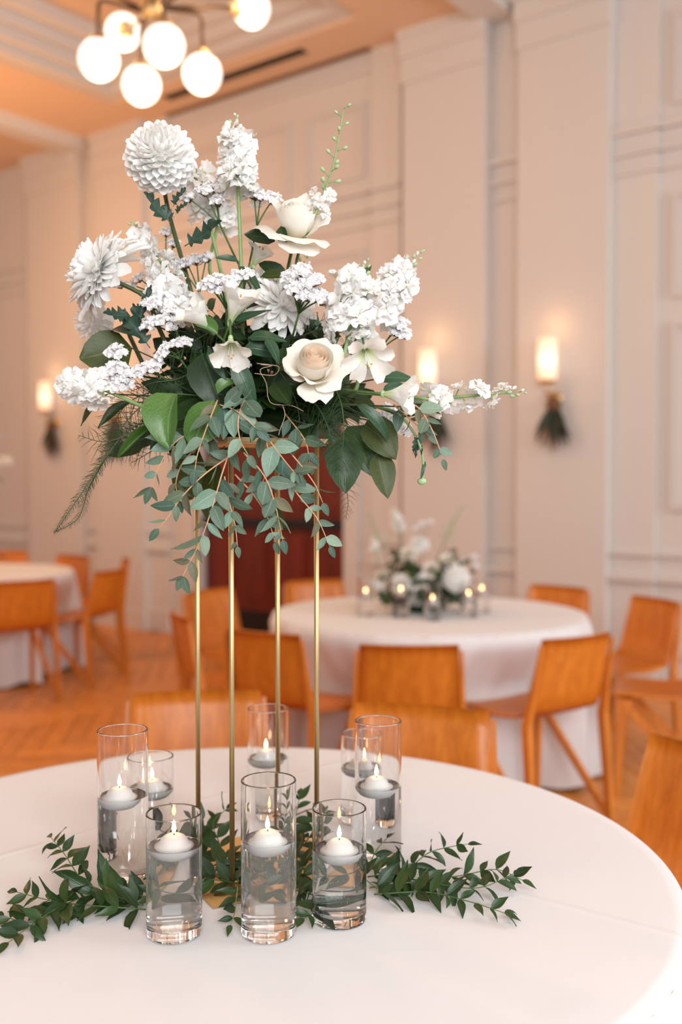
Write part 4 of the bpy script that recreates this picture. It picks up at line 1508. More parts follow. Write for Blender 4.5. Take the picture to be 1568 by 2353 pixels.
def sprig(pts, kind, label, name, cat, L=(0.03, 0.045), step=0.02, mat=M_twig, r0=0.0015, pair=True, seed=0, group=None, up=V((0, 0, 1)), spread=0.9, droop=0.0, zmin=None, face=None, skip=0.0, start=0.0, vs=None):
    r = random.Random(seed)
    sp = smoothpts(pts, 6)
    t = thing(name, sp[0], label, cat, group)
    n = len(sp)
    b = MB(); b.tube(sp, [r0 * (1 - 0.65 * i / n) for i in range(n)], 6); obj('stem', b.mesh('stem mesh', mat), t)
    tot = sum((sp[i + 1] - sp[i]).length for i in range(n - 1))
    d = step * 0.5 + start * tot; k = 0
    ms = LEAF[kind]
    while d < tot:
        acc = 0
        for i in range(n - 1):
            l = (sp[i + 1] - sp[i]).length
            if acc + l >= d: break
            acc += l
        p = sp[i].lerp(sp[i + 1], (d - acc) / max(l, 1e-6)); tg = (sp[i + 1] - sp[i]).normalized()
        fr = d / tot
        fc = face if face is not None else TO_CAM
        side = tg.cross(fc).normalized()
        sides = (1, -1) if pair else ((1,) if k % 2 else (-1,))
        for sg in sides:
            if r.random() < skip: continue
            Ll = r.uniform(*L) * (1 - 0.40 * fr ** 2) * (r.uniform(0.72, 1.18) if kind == 'euc' else 1)
            yd = tg * r.uniform(0.35, 0.9) + side * sg * spread * r.uniform(0.7, 1.2) + V((0, 0, -droop)) + fc * r.uniform(-0.25, 0.45)
            zz = fc + V((r.uniform(-1, 1), r.uniform(-1, 1), r.uniform(-1, 1))) * (1.05 if kind == 'euc' else 0.7)
            if zmin is not None:
                e = p + yd.normalized() * Ll
                if e.z < zmin + 0.004: yd.z += (zmin + 0.004 - e.z) / Ll * yd.length + 0.05
            obj('leaf', ms[r.choice(vs) if vs else r.randrange(len(ms))], t, frame(p, yd, zz, Ll))
        d += step * r.uniform(0.8, 1.2); k += 1
    Ll = L[0] * 0.7
    obj('leaf', ms[r.choice(vs) if vs else 0], t, frame(sp[-1], sp[-1] - sp[-2], face if face is not None else TO_CAM, Ll))
    return t


def fern(pts, label, seed=0, L=0.05, step=0.006, mat=M_fern, group='asparagus fern fronds', needles=15, nl=0.012):
    """asparagus fern: a wiry stem, side branchlets in a flat spray, each set with hair-fine needles"""
    r = random.Random(seed)
    sp = smoothpts(pts, 6); n = len(sp)
    t = thing('asparagus_fern', sp[0], label, 'fern', group)
    b = MB(); b.tube(sp, [0.0013 * (1 - 0.7 * i / n) for i in range(n)], 5); obj('stem', b.mesh('stem mesh', M_stem_dark), t)
    tot = sum((sp[i + 1] - sp[i]).length for i in range(n - 1))
    d = step; k = 0
    b = MB()
    while d < tot:
        acc = 0
        for i in range(n - 1):
            l = (sp[i + 1] - sp[i]).length
            if acc + l >= d: break
            acc += l
        p = sp[i].lerp(sp[i + 1], (d - acc) / max(l, 1e-6)); tg = (sp[i + 1] - sp[i]).normalized()
        fr = d / tot
        side = tg.cross(TO_CAM).normalized() * (1 if k % 2 else -1)
        ll = L * (math.sin(PI * min(1, 0.15 + 0.85 * fr)) * 0.9 + 0.12) * r.uniform(0.6, 1.15)
        e = p + (tg * 0.6 + side * 0.8 + V((r.uniform(-.3, .3), r.uniform(-.5, .5), r.uniform(-.4, .1)))).normalized() * ll
        m_ = p.lerp(e, 0.5) + V((0, 0, 0.002))
        b.tube([p, m_, e], [0.0005, 0.0004, 0.0002], 3, cap=False)
        for q in range(needles):
            g = (q + 0.5) / needles; c = p.lerp(e, g)
            dd = (e - p).normalized() + V((r.uniform(-1, 1), r.uniform(-1, 1), r.uniform(-1, 1))) * 0.95
            v, f, u = patch(nl * (1.15 - 0.5 * g), 0.0023, p_lance, 1, 1)
            M = frame(c, dd, (r.uniform(-1, 1), -1, r.uniform(-1, 1)))
            b.add([M @ V(x) for x in v], f, u)
        d += step * r.uniform(0.7, 1.3); k += 1
    obj('needles', b.mesh('fern needle mesh', mat), t, kind='stuff')
    return t

# ------------------------------------------------------------------ the tall arrangement
D = 1.60
# chrysanthemums
mum(P(369, 361, 1.56), (0.05, -0.80, 0.42), 0.0505, 270, 'ball', 'round ball-shaped white chrysanthemum at the top left on its own dark stem', 1,
    start=P(470, 780, 1.62), leaves=(('lobed', (392, 512), (326, 452), 1.56, 42), ('lobed', (424, 566), (517, 521), 1.56, 46), ('lobed', (398, 475), (418, 428), 1.56, 24), ('lobed', (400, 500), (368, 476), 1.57, 20), ('lobed', (404, 492), (424, 462), 1.55, 20)))
mum(P(232, 628, 1.55), (-0.82, -0.32, 0.42), 0.074, 300, 'disc', 'large white chrysanthemum in profile, facing left, petals hanging loose', 2,
    start=P(400, 830, 1.60), leaves=(('lobed', (300, 725), (238, 728), 1.55, 40), ('lobed', (320, 742), (342, 655), 1.56, 24), ('teal', (330, 770), (245, 722), 1.57, 40), ('lobed', (345, 800), (275, 700), 1.56, 40), ('lobed', (335, 780), (300, 700), 1.58, 40)))
mum(P(217, 742, 1.66), (-0.6, -0.35, -0.25), 0.034, 90, 'ball', 'small soft white chrysanthemum hanging under the profile one', 3, start=P(330, 840, 1.66))
mum(P(650, 700, 1.60), (0.45, -0.55, 0.35), 0.062, 130, 'ray', 'loose white chrysanthemum in the middle, among the statice', 4, start=P(640, 850, 1.64))
mum(P(600, 655, 1.66), (-0.2, -0.5, 0.6), 0.040, 60, 'ray', 'half hidden white chrysanthemum behind the middle statice', 5, start=P(600, 850, 1.66))

# roses
rose(P(722, 838, 1.46), (0.10, -0.84, 0.52), 'large ivory rose with a peach heart facing the camera', 0.054, 1, start=P(700, 880, 1.60), roll=0.4,
     outer=((0.47, 0.70, 2.3, 0.46, (0.55, 0.0, 0.85)), (0.49, 0.66, 2.4, 0.44, (1, -0.2, -0.35)), (0.47, 0.74, 2.5, 0.34, (-1, 0, 0.15)), (0.47, 0.80, 2.6, 0.24, (-0.5, -0.4, -0.9)), (0.50, 0.42, 1.6, 0.52, (0.05, -0.3, -1.0)), (0.50, 0.62, 2.2, 0.42, (-0.3, 0.2, 1.0))))
rose(P(684, 512, 1.60), (0.22, -0.42, 0.86), 'cream rose high up, seen from the side with drooping outer petals', 0.058, 2, start=P(650, 760, 1.64), roll=1.0, M_in=M_rose,
     outer=((0.50, 1.20, 2.6, 0.12, (0.1, 1, 0.3)), (0.50, 1.05, 2.4, 0.24, (-1, 0.2, 0)), (0.52, 0.95, 2.3, 0.28, (1, 0.2, 0)), (0.55, 0.50, 2.2, 0.62, (0.5, -1, -0.4)), (0.55, 0.42, 2.0, 0.60, (-0.9, -0.6, -0.3)), (0.50, 0.16, 1.9, 0.62, (0.3, -1, -0.8))),
     leaves=(('salal', (632, 555), (566, 528), 1.60, 50), ('salal', (645, 520), (660, 576), 1.59, 26), ('salal', (655, 640), (598, 592), 1.62, 36)))

# stock spikes
st = lambda a, b_, *k, **kw: stock(P(*a), P(*b_), *k, **kw)
st((541, 285, 1.60), (548, 452, 1.60), 'tallest white stock spike, top centre of the arrangement', n=24, width=0.034, fl=0.0205, buds=4, seed=1, start=P(560, 800, 1.62))
st((450, 385, 1.66), (478, 500, 1.66), 'white stock spike just behind the round chrysanthemum', n=18, width=0.034, fl=0.018, buds=2, seed=2, start=P(540, 780, 1.68))
st((312, 528, 1.62), (372, 606, 1.61), 'small white stock spike with green buds above the profile chrysanthemum', n=10, width=0.024, fl=0.0165, buds=6, seed=3, start=P(470, 800, 1.64))
st((372, 600, 1.60), (400, 728, 1.60), 'dense white stock spike left of centre behind the dark stem', n=24, width=0.044, fl=0.019, buds=1, seed=4, start=P(480, 840, 1.63))
st((836, 632, 1.50), (800, 775, 1.50), 'full white stock spike right above the ivory rose', n=28, width=0.050, fl=0.020, buds=8, budspread=0.03, seed=5, start=P(740, 880, 1.60))
st((946, 606, 1.54), (858, 712, 1.55), 'white stock spike leaning right with a green budded tip', n=24, width=0.042, fl=0.0185, buds=9, budspread=0.035, seed=6, start=P(760, 880, 1.62))
st((130, 882, 1.50), (240, 896, 1.52), 'white stock spike reaching out to the far left', n=14, width=0.032, fl=0.0185, buds=1, seed=7, start=P(400, 960, 1.60), mid=P(330, 935, 1.55))
st((1172, 902, 1.52), (985, 918, 1.54), 'long white stock spike reaching out to the far right', n=15, width=0.028, fl=0.0155, buds=8, budspread=0.03, seed=8, start=P(800, 900, 1.62), sparse=True, mid=P(930, 910, 1.57))
st((848, 705, 1.52), (826, 845, 1.52), 'short white stock spike under the full one, right of the rose', n=10, width=0.026, fl=0.016, buds=1, seed=9, start=P(760, 900, 1.60))
st((700, 300 + 300, 1.70), (690, 690, 1.70), 'small white stock spike deep behind the cream rose', n=7, width=0.02, fl=0.014, buds=5, seed=10, start=P(660, 820, 1.68))
st((520, 410, 1.64), (500, 520, 1.66), 'white stock spike behind the tallest one', n=12, width=0.034, fl=0.018, buds=1, seed=12, start=P(560, 800, 1.66))

delphinium([P(722, 500, 1.60), P(742, 450, 1.60), P(768, 370, 1.59), P(790, 250, 1.58)], 'thin green budded delphinium spire above the cream rose', 1, 19, 1.0, 6, start=P(700, 800, 1.66))

# statice
statice([(432, 455, 1.60), (470, 440, 1.60), (500, 462, 1.61), (490, 430, 1.62)], (545, 600, 1.62), 'statice sprig left of the tallest stock stem', 1)
statice([(600, 452, 1.60), (628, 458, 1.60), (584, 448, 1.61)], (575, 600, 1.62), 'statice sprig right of the tallest stock stem, left of the cream rose', 2)
statice([(478, 655, 1.52), (505, 645, 1.52), (528, 655, 1.52), (548, 635, 1.53), (568, 632, 1.53), (500, 665, 1.52)], (520, 780, 1.58), 'broad statice head in the centre above the lilies', 3)
statice([(665, 640, 1.51), (688, 628, 1.51), (700, 655, 1.50), (722, 645, 1.51), (678, 665, 1.50), (728, 680, 1.51), (705, 680, 1.50), (740, 688, 1.52)], (668, 790, 1.58), 'large branching statice head right of centre above the ivory rose', 4, s=0.0150)
statice([(268, 812, 1.53), (262, 850, 1.52), (282, 862, 1.52), (272, 882, 1.52), (292, 880, 1.53)], (360, 870, 1.58), 'statice sprig at the left beside the olive leaf', 5, s=0.0145)
statice([(320, 855, 1.53), (338, 848, 1.53), (355, 842, 1.54)], (400, 880, 1.58), 'short statice sprig over the dark leaves on the left', 6, s=0.0125)
statice([(380, 800, 1.54), (402, 792, 1.54), (425, 788, 1.54), (375, 815, 1.54)], (440, 860, 1.58), 'small statice sprig below the dark chrysanthemum stem', 7, s=0.0115)
statice([(920, 745, 1.58), (928, 768, 1.58), (908, 762, 1.58)], (820, 860, 1.62), 'statice sprig at the right under the leaning stock', 8)
statice([(350, 700, 1.55), (370, 738, 1.54), (400, 745, 1.55), (388, 715, 1.55), (345, 745, 1.55)], (440, 820, 1.60), 'statice sprig under the dense left stock', 9)
statice([(430, 605, 1.62), (452, 598, 1.62), (475, 592, 1.62), (410, 610, 1.62)], (480, 760, 1.64), 'statice sprig behind the dark chrysanthemum stem', 10)
statice([(275, 655, 1.64), (320, 640, 1.64), (305, 655, 1.65), (382, 535, 1.66), (398, 560, 1.66)], (430, 790, 1.64), 'pale statice sprig behind the profile chrysanthemum', 11, s=0.011)
statice([(905, 970, 1.66), (930, 990, 1.66), (895, 950, 1.66)], (800, 930, 1.66), 'statice sprig hanging low at the right', 12)
statice([(548, 870, 1.55), (560, 840, 1.55)], (545, 900, 1.58), 'tiny statice sprig beside the hanging lily', 13, s=0.009)

# alstroemeria
alstro(P(528, 745, 1.53), (0.35, -0.35, 0.85), 'upright white alstroemeria in the centre', 0.060, 1, 0.25, start=P(520, 850, 1.60), leaves=(('teal', (540, 738), (618, 706), 1.53, 26),))
alstro(P(492, 762, 1.53), (-0.60, -0.35, 0.62), 'white alstroemeria pointing left, green leaf behind it', 0.058, 2, 0.3, start=P(520, 850, 1.60), leaves=(('bright', (500, 768), (444, 724), 1.52, 28),))
alstro(P(530, 778, 1.48), (0.08, -0.55, -0.78), 'white alstroemeria hanging down in the centre', 0.045, 3, 0.55, start=P(540, 850, 1.58))
alstro(P(838, 800, 1.48), (0.15, -0.65, -0.70), 'open white alstroemeria right of the ivory rose', 0.050, 4, 0.85, start=P(780, 900, 1.58))
alstro(P(880, 905, 1.50), (0.88, -0.35, -0.10), 'white alstroemeria pointing right beside the long stock', 0.052, 5, 0.35, start=P(770, 920, 1.60), leaves=(('teal', (880, 900), (935, 868), 1.52, 26),))
alstro(P(802, 668, 1.60), (-0.25, -0.3, 0.90), 'small white alstroemeria behind the full stock', 0.042, 6, 0.45, start=P(760, 860, 1.64), leaves=(('teal', (822, 660), (848, 602), 1.61, 24),))
alstro(P(582, 612, 1.64), (0.40, -0.3, 0.70), 'white alstroemeria under the cream rose\'s dark leaf', 0.042, 7, 0.4, start=P(580, 820, 1.64))
alstro(P(975, 948, 1.56), (0.7, -0.4, 0.1), 'small white alstroemeria bud under the long stock', 0.026, 8, 0.3, start=P(850, 930, 1.62))

# a drooping bud on a curved green stem
t = thing('ranunculus_bud', P(905, 950, 1.55), 'drooping green ranunculus bud on a curved stem at the right', 'flower')
b = MB(); b.tube(smoothpts([P(830, 930, 1.60), P(905, 945, 1.55), P(945, 985, 1.54), P(970, 1040, 1.53), P(972, 1090, 1.53), P(970, 1104, 1.53)], 5), 0.0021, 7); obj('stem', b.mesh('stem mesh', M_stem_light), t)
b = MB(); b.ball((0, 0, 0), 0.0072, 10, 6, sz=0.8); obj('bud', b.mesh('bud mesh', M_bud), t, Matrix.Translation(P(970, 1106, 1.53)))
for q in range(3): put_leaf(t, 'lobed', (958, 1000), (950 + 8 * q, 1048), 1.535 + 0.004 * q, 12)
put_leaf(t, 'teal', (978, 1060), (966, 1100), 1.53, 8)

# named big leaves
grp = 'large leaves at the rim of the arrangement'


def bigleaf(kind, bp, tp, d, w, label, cat='leaf', tilt=None, v=None, nm='salal_leaf'):
    d0, d1 = d if isinstance(d, tuple) else (d, d - 0.01)
    a = P(bp[0], bp[1], d0)
    t = thing(nm, a, label, cat, grp)
    put_leaf(t, kind, bp, tp, (d0, d1), w, tilt, v, 'blade')
    dd = (a - CURFC).normalized(); s0 = CURFC + V((dd.x * 0.05, dd.y * 0.05, dd.z * 0.035))
    b = MB(); b.tube(smoothpts([s0, s0.lerp(a, 0.5) + V((0, 0, 0.008)), a], 3), [0.0012] * 7, 5); obj('petiole', b.mesh('petiole mesh', M_stem_dark), t)


bigleaf('round', (303, 800), (190, 815), (1.60, 1.56), 96, 'big round olive leaf at the left below the small chrysanthemum', tilt=(-0.1, -1, 0.15), v=0)
bigleaf('bright', (408, 905), (352, 1000), (1.50, 1.45), 84, 'bright green folded leaf at the lower left', tilt=(-0.55, -0.8, 0.35), v=0)
bigleaf('bright', (492, 920), (438, 1010), (1.52, 1.48), 82, 'light green rounded leaf above the eucalyptus', tilt=(0.0, -1, 0.35), v=1)
bigleaf('salal', (465, 812), (500, 930), (1.55, 1.51), 88, 'broad dark green leaf left of the hanging lily', tilt=(-0.2, -1, 0.3), v=0)
bigleaf('bright', (500, 905), (543, 868), (1.50, 1.49), 34, 'small curled green leaf beside the hanging lily', v=0)
bigleaf('teal', (538, 826), (582, 925), (1.49, 1.47), 40, 'long strap leaf just below the hanging lily', tilt=(-0.1, -1, 0.2), v=0)
bigleaf('teal', (478, 795), (505, 872), (1.51, 1.49), 20, 'narrow folded grey green leaf over the broad dark one', tilt=(-1, -0.6, 0.2), v=2)
bigleaf('salal', (785, 1010), (797, 1122), (1.53, 1.50), 80, 'green pointed leaf hanging below the fern', tilt=(0.1, -1, -0.1), v=0)
bigleaf('olive', (845, 965), (908, 1045), (1.58, 1.55), 76, 'olive leaf at the lower right, upper of two', tilt=(0.1, -1, 0.1), v=0)
bigleaf('olive', (868, 1040), (893, 1140), (1.58, 1.56), 58, 'olive pointed leaf at the lower right, lowest of all', tilt=(0.2, -1, 0.0), v=1)
bigleaf('salal', (800, 980), (868, 1068), (1.60, 1.56), 90, 'dark leaf behind the two olive ones', v=1)
bigleaf('salal', (630, 880), (672, 942), (1.52, 1.48), 46, 'glossy dark leaf under the ivory rose', v=2)
bigleaf('teal', (930, 935), (1006, 975 - 45), (1.55, 1.52), 22, 'narrow leaf under the long right stock', v=0)
bigleaf('teal', (870, 870), (948, 856), (1.55, 1.53), 34, 'teal leaf above the right pointing alstroemeria', v=0)
bigleaf('teal', (820, 930), (915, 975), (1.54, 1.51), 26, 'long leaf sweeping right below the alstroemeria', v=1)
bigleaf('bright', (345, 985), (272, 1035), (1.54, 1.50), 16, 'narrow bright blade at the lower left', v=0, nm='grass_blade')
bigleaf('olive', (250, 905), (178, 965), (1.58, 1.56), 22, 'narrow drooping leaf under the far left stock', v=0)
bigleaf('salal', (300, 925), (222, 968), (1.60, 1.57), 26, 'pointed dark leaf left of the fern', v=0)
bigleaf('teal', (572, 775), (648, 762), (1.52, 1.49), 32, 'striped leaf right of the central lily, upper', v=0)
bigleaf('teal', (560, 800), (640, 790), (1.52, 1.50), 34, 'striped leaf right of the central lily, middle', v=1)
bigleaf('teal', (612, 778), (648, 822), (1.50, 1.48), 28, 'striped leaf tip left of the ivory rose', v=0)
bigleaf('olive', (600, 635), (668, 628), (1.60, 1.57), 26, 'pale grey green leaf in the middle under the cream rose', v=0)
bigleaf('teal', (548, 600), (502, 580), (1.60, 1.58), 16, 'small pale tongue leaf on the tall stock stem', v=0)
bigleaf('teal', (552, 612), (600, 650), (1.60, 1.55), 24, 'pale curved leaf at the foot of the tall stock stem', v=0)
bigleaf('olive', (330, 1025), (250, 1040), (1.64, 1.62), 40, 'dark olive leaf along the lower left rim', v=0)
bigleaf('round', (455, 1030), (400, 1150), (1.66, 1.66), 90, 'yellow green leaf hanging behind the left rods', v=1)
bigleaf('olive', (500, 1060), (470, 1190), (1.68, 1.68), 80, 'olive leaf hanging between the first two rods', v=1)
bigleaf('olive', (590, 1120), (660, 1215), (1.66, 1.66), 34, 'dark leaf low between the middle rods', v=0)

# dark filler foliage: salal sprays all around the foam
CURF = [FC]


def filler(center, n, rin, rout, Lr, seed, label, grp, kinds=('salal',), zlo=-0.35, zhi=0.8, name='salal_spray', per=6, yscale=0.8):
    r = random.Random(seed)
    for k in range(n):
        a = 2 * PI * k / n + r.uniform(-.2, .2)
        el = r.uniform(zlo, zhi)
        d = V((math.cos(a) * math.cos(el), math.sin(a) * math.cos(el) * yscale, math.sin(el)))
        p0 = center + d * 0.05; p1 = center + d * rout
        pts = [p0, p0.lerp(p1, 0.5) + V((0, 0, 0.015)), p1]
        sprig(pts, kinds[k % len(kinds)], label, name, 'foliage', Lr, (rout - 0.05) / per * 1.6, M_stem_dark, 0.0017, True, seed * 100 + k, grp, face=(d * 0.6 + V((0, -0.6, 0.4))).normalized(), start=0.15, spread=0.8)


filler(FC + V((0, 0, 0.00)), 20, 0.05, 0.165, (0.065, 0.10), 5, 'dark salal spray filling the lower ring of the arrangement', 'salal sprays, lower ring', zlo=-0.25, zhi=0.15)
filler(FC + V((0, -0.01, 0.03)), 18, 0.05, 0.15, (0.055, 0.09), 6, 'dark salal spray filling the heart of the arrangement', 'salal sprays, heart', zlo=0.2, zhi=0.9)
filler(FC + V((0, 0, 0.04)), 10, 0.05, 0.17, (0.04, 0.07), 7, 'teal leaved spray rising through the heart of the arrangement', 'teal sprays, heart', kinds=('teal',), zlo=0.35, zhi=1.1, name='leafy_spray')

# eucalyptus
eg = 'eucalyptus sprigs trailing below the arrangement'
eu = [
    ([(566, 905, 1.50), (548, 960, 1.47), (552, 1010, 1.46), (570, 1045, 1.46)], 'eucalyptus sprig falling straight down from the centre', (0.026, 0.034)),
    ([(500, 920, 1.50), (478, 975, 1.47), (455, 1040, 1.46), (448, 1080, 1.46)], 'eucalyptus sprig left of centre, shortest', (0.026, 0.036)),
    ([(540, 1040, 1.50), (470, 1090, 1.48), (420, 1140, 1.47), (385, 1190, 1.47), (365, 1215, 1.47)], 'eucalyptus sprig arching to the lower left', (0.026, 0.036)),
    ([(470, 985, 1.52), (410, 1010, 1.50), (372, 1060, 1.49), (345, 1125, 1.49)], 'leftmost of the trailing eucalyptus sprigs', (0.026, 0.036)),
    ([(534, 1020, 1.50), (510, 1090, 1.48), (490, 1160, 1.47), (462, 1240, 1.47), (432, 1300, 1.47), (420, 1325, 1.47)], 'longest eucalyptus sprig, its tip lowest on the left', (0.026, 0.036)),
    ([(516, 1095, 1.50), (526, 1150, 1.49), (540, 1205, 1.48), (546, 1255, 1.48)], 'eucalyptus sprig hanging in front of the second rod', (0.020, 0.028)),
    ([(540, 1090, 1.51), (585, 1140, 1.50), (615, 1190, 1.49), (632, 1245, 1.49)], 'eucalyptus sprig ending by the third rod', (0.022, 0.030)),
    ([(560, 1040, 1.50), (605, 1090, 1.48), (630, 1150, 1.47), (650, 1240, 1.47)], 'eucalyptus sprig ending just right of the third rod', (0.025, 0.034)),
    ([(635, 1005, 1.52), (680, 1055, 1.50), (722, 1110, 1.49), (742, 1155, 1.49)], 'eucalyptus sprig reaching the fourth rod, upper', (0.024, 0.032)),
    ([(620, 1040, 1.53), (680, 1130, 1.52), (728, 1190, 1.51), (758, 1255, 1.51)], 'eucalyptus sprig crossing the fourth rod, lower', (0.022, 0.030)),
    ([(600, 985, 1.51), (640, 1040, 1.49), (680, 1090, 1.49)], 'short eucalyptus sprig right of centre', (0.026, 0.034)),
    ([(585, 960, 1.52), (610, 1010, 1.50), (618, 1060, 1.50), (600, 1120, 1.50)], 'eucalyptus sprig tangled in the middle', (0.024, 0.032)),
    ([(500, 1000, 1.53), (430, 1050, 1.52), (405, 1105, 1.52), (412, 1150, 1.52)], 'eucalyptus sprig behind the lower left one', (0.022, 0.030)),
    ([(505, 930, 1.50), (545, 945, 1.47), (590, 985, 1.46)], 'eucalyptus sprig with dark teal leaves at the top of the cascade', (0.030, 0.040)),
    ([(655, 950, 1.54), (700, 1010, 1.52), (712, 1060, 1.52)], 'eucalyptus sprig under the ivory rose', (0.024, 0.032)),
    ([(925, 915, 1.54), (965, 940, 1.52), (992, 985, 1.51), (1010, 1030, 1.51), (1018, 1055, 1.51)], 'eucalyptus sprig drooping at the right under the long stock', (0.020, 0.028)),
    ([(905, 930, 1.55), (945, 965, 1.54), (985, 1000, 1.53)], 'short eucalyptus sprig under the alstroemeria at the right', (0.022, 0.032)),
]
for i, (pp, lb, L) in enumerate(eu):
    sprig([P(*p) for p in pp], 'euc', lb, 'eucalyptus_sprig', 'eucalyptus', (L[0] * 1.35, L[1] * 1.5), 0.0235, M_twig, 0.0014, True, 40 + i, eg, spread=0.85, droop=0.25, skip=0.2)

# ferns
fern([P(380, 960, 1.58), P(300, 985, 1.56), P(240, 1055, 1.55), P(190, 1130, 1.55), P(125, 1225, 1.55)], 'dark fern frond trailing to the lower left', 1, 0.016, 0.0013, needles=9, nl=0.008)
fern([P(250, 1040, 1.56), P(205, 1120, 1.56), P(180, 1190, 1.56), P(130, 1222, 1.56)], 'brown fern tip hanging at the lower left', 2, 0.012, 0.0015, mat=M_fern_brown, needles=8, nl=0.007)
fern([P(360, 960, 1.57), P(290, 1000, 1.55), P(235, 1015, 1.55), P(180, 1000, 1.56)], 'pale feathery fern frond pointing left', 3, 0.045, 0.005)
fern([P(400, 900, 1.60), P(330, 930, 1.58), P(275, 990, 1.57), P(240, 1060, 1.57)], 'thick fern frond behind the bright leaf', 4, 0.05, 0.0025)
fern([P(430, 880, 1.61), P(350, 900, 1.60), P(290, 930, 1.60), P(245, 1000, 1.60)], 'dense fern frond under the left statice', 21, 0.055, 0.0022)
fern([P(440, 930, 1.62), P(370, 965, 1.61), P(310, 1010, 1.61), P(260, 1050, 1.61)], 'dense fern frond low at the left', 22, 0.05, 0.0022)
fern([P(420, 960, 1.60), P(350, 1000, 1.58), P(290, 1020, 1.58), P(230, 1040, 1.58)], 'spreading fern frond at the lower left rim', 23, 0.045, 0.0025)
fern([P(470, 840, 1.60), P(410, 870, 1.57), P(350, 880, 1.56), P(300, 900, 1.57)], 'fern frond between the left statice sprigs', 24, 0.045, 0.003)
fern([P(420, 990, 1.60), P(360, 1030, 1.60), P(300, 1065, 1.61)], 'fern frond along the lower left rim', 5, 0.04, 0.005, mat=M_fern_brown)
fern([P(760, 870, 1.52), P(785, 930, 1.50), P(790, 1000, 1.50), P(780, 1080, 1.51)], 'fern frond hanging below the ivory rose', 6, 0.06, 0.0018)
fern([P(700, 900, 1.54), P(740, 950, 1.52), P(760, 1010, 1.52), P(740, 1040, 1.53)], 'fern frond under the ivory rose, left of the hanging one', 7, 0.05, 0.0025)
fern([P(560, 740, 1.60), P(470, 770, 1.56), P(410, 810, 1.55), P(370, 830, 1.55)], 'soft fern frond behind the central lilies', 8, 0.05, 0.0028)
fern([P(640, 790, 1.62), P(700, 770, 1.60), P(760, 740, 1.60), P(790, 700, 1.62)], 'fern frond between the statice and the full stock', 9, 0.045, 0.004)
fern([P(800, 1000, 1.70), P(790, 1080, 1.72), P(800, 1150, 1.72), P(795, 1190, 1.72)], 'bronze fern frond hanging behind the fourth rod', 10, 0.035, 0.004, mat=M_fern_brown)
fern([P(600, 820, 1.58), P(640, 850, 1.55), P(680, 920, 1.53), P(690, 980, 1.53)], 'fern frond beside the ivory rose', 11, 0.05, 0.004)

# curly dry tendrils
t = thing('curly_tendril', P(590, 840, 1.50), 'thin curly dry tendril left of the ivory rose', 'tendril')
for pts in ([(590, 835), (625, 840), (598, 850), (612, 880), (622, 925), (670, 932), (698, 945)], [(650, 932), (655, 955), (643, 990), (641, 1000)], [(600, 838), (640, 842), (630, 862), (585, 858)]):
    b = MB(); b.tube(smoothpts([P(x, y, 1.485) for x, y in pts], 5), 0.0006, 5); obj('tendril', b.mesh('tendril mesh', M_vine), t)

# ------------------------------------------------------------------ ruscus trails on the near table


def TP(px, py, z=0.0):
    p = G(px, py, ZT + 0.006); p.z = ZT + 0.006 + z
    if z:  # keep the photo position while lifting
        q = G(px, py, ZT + 0.006 + z); p = q
    return p


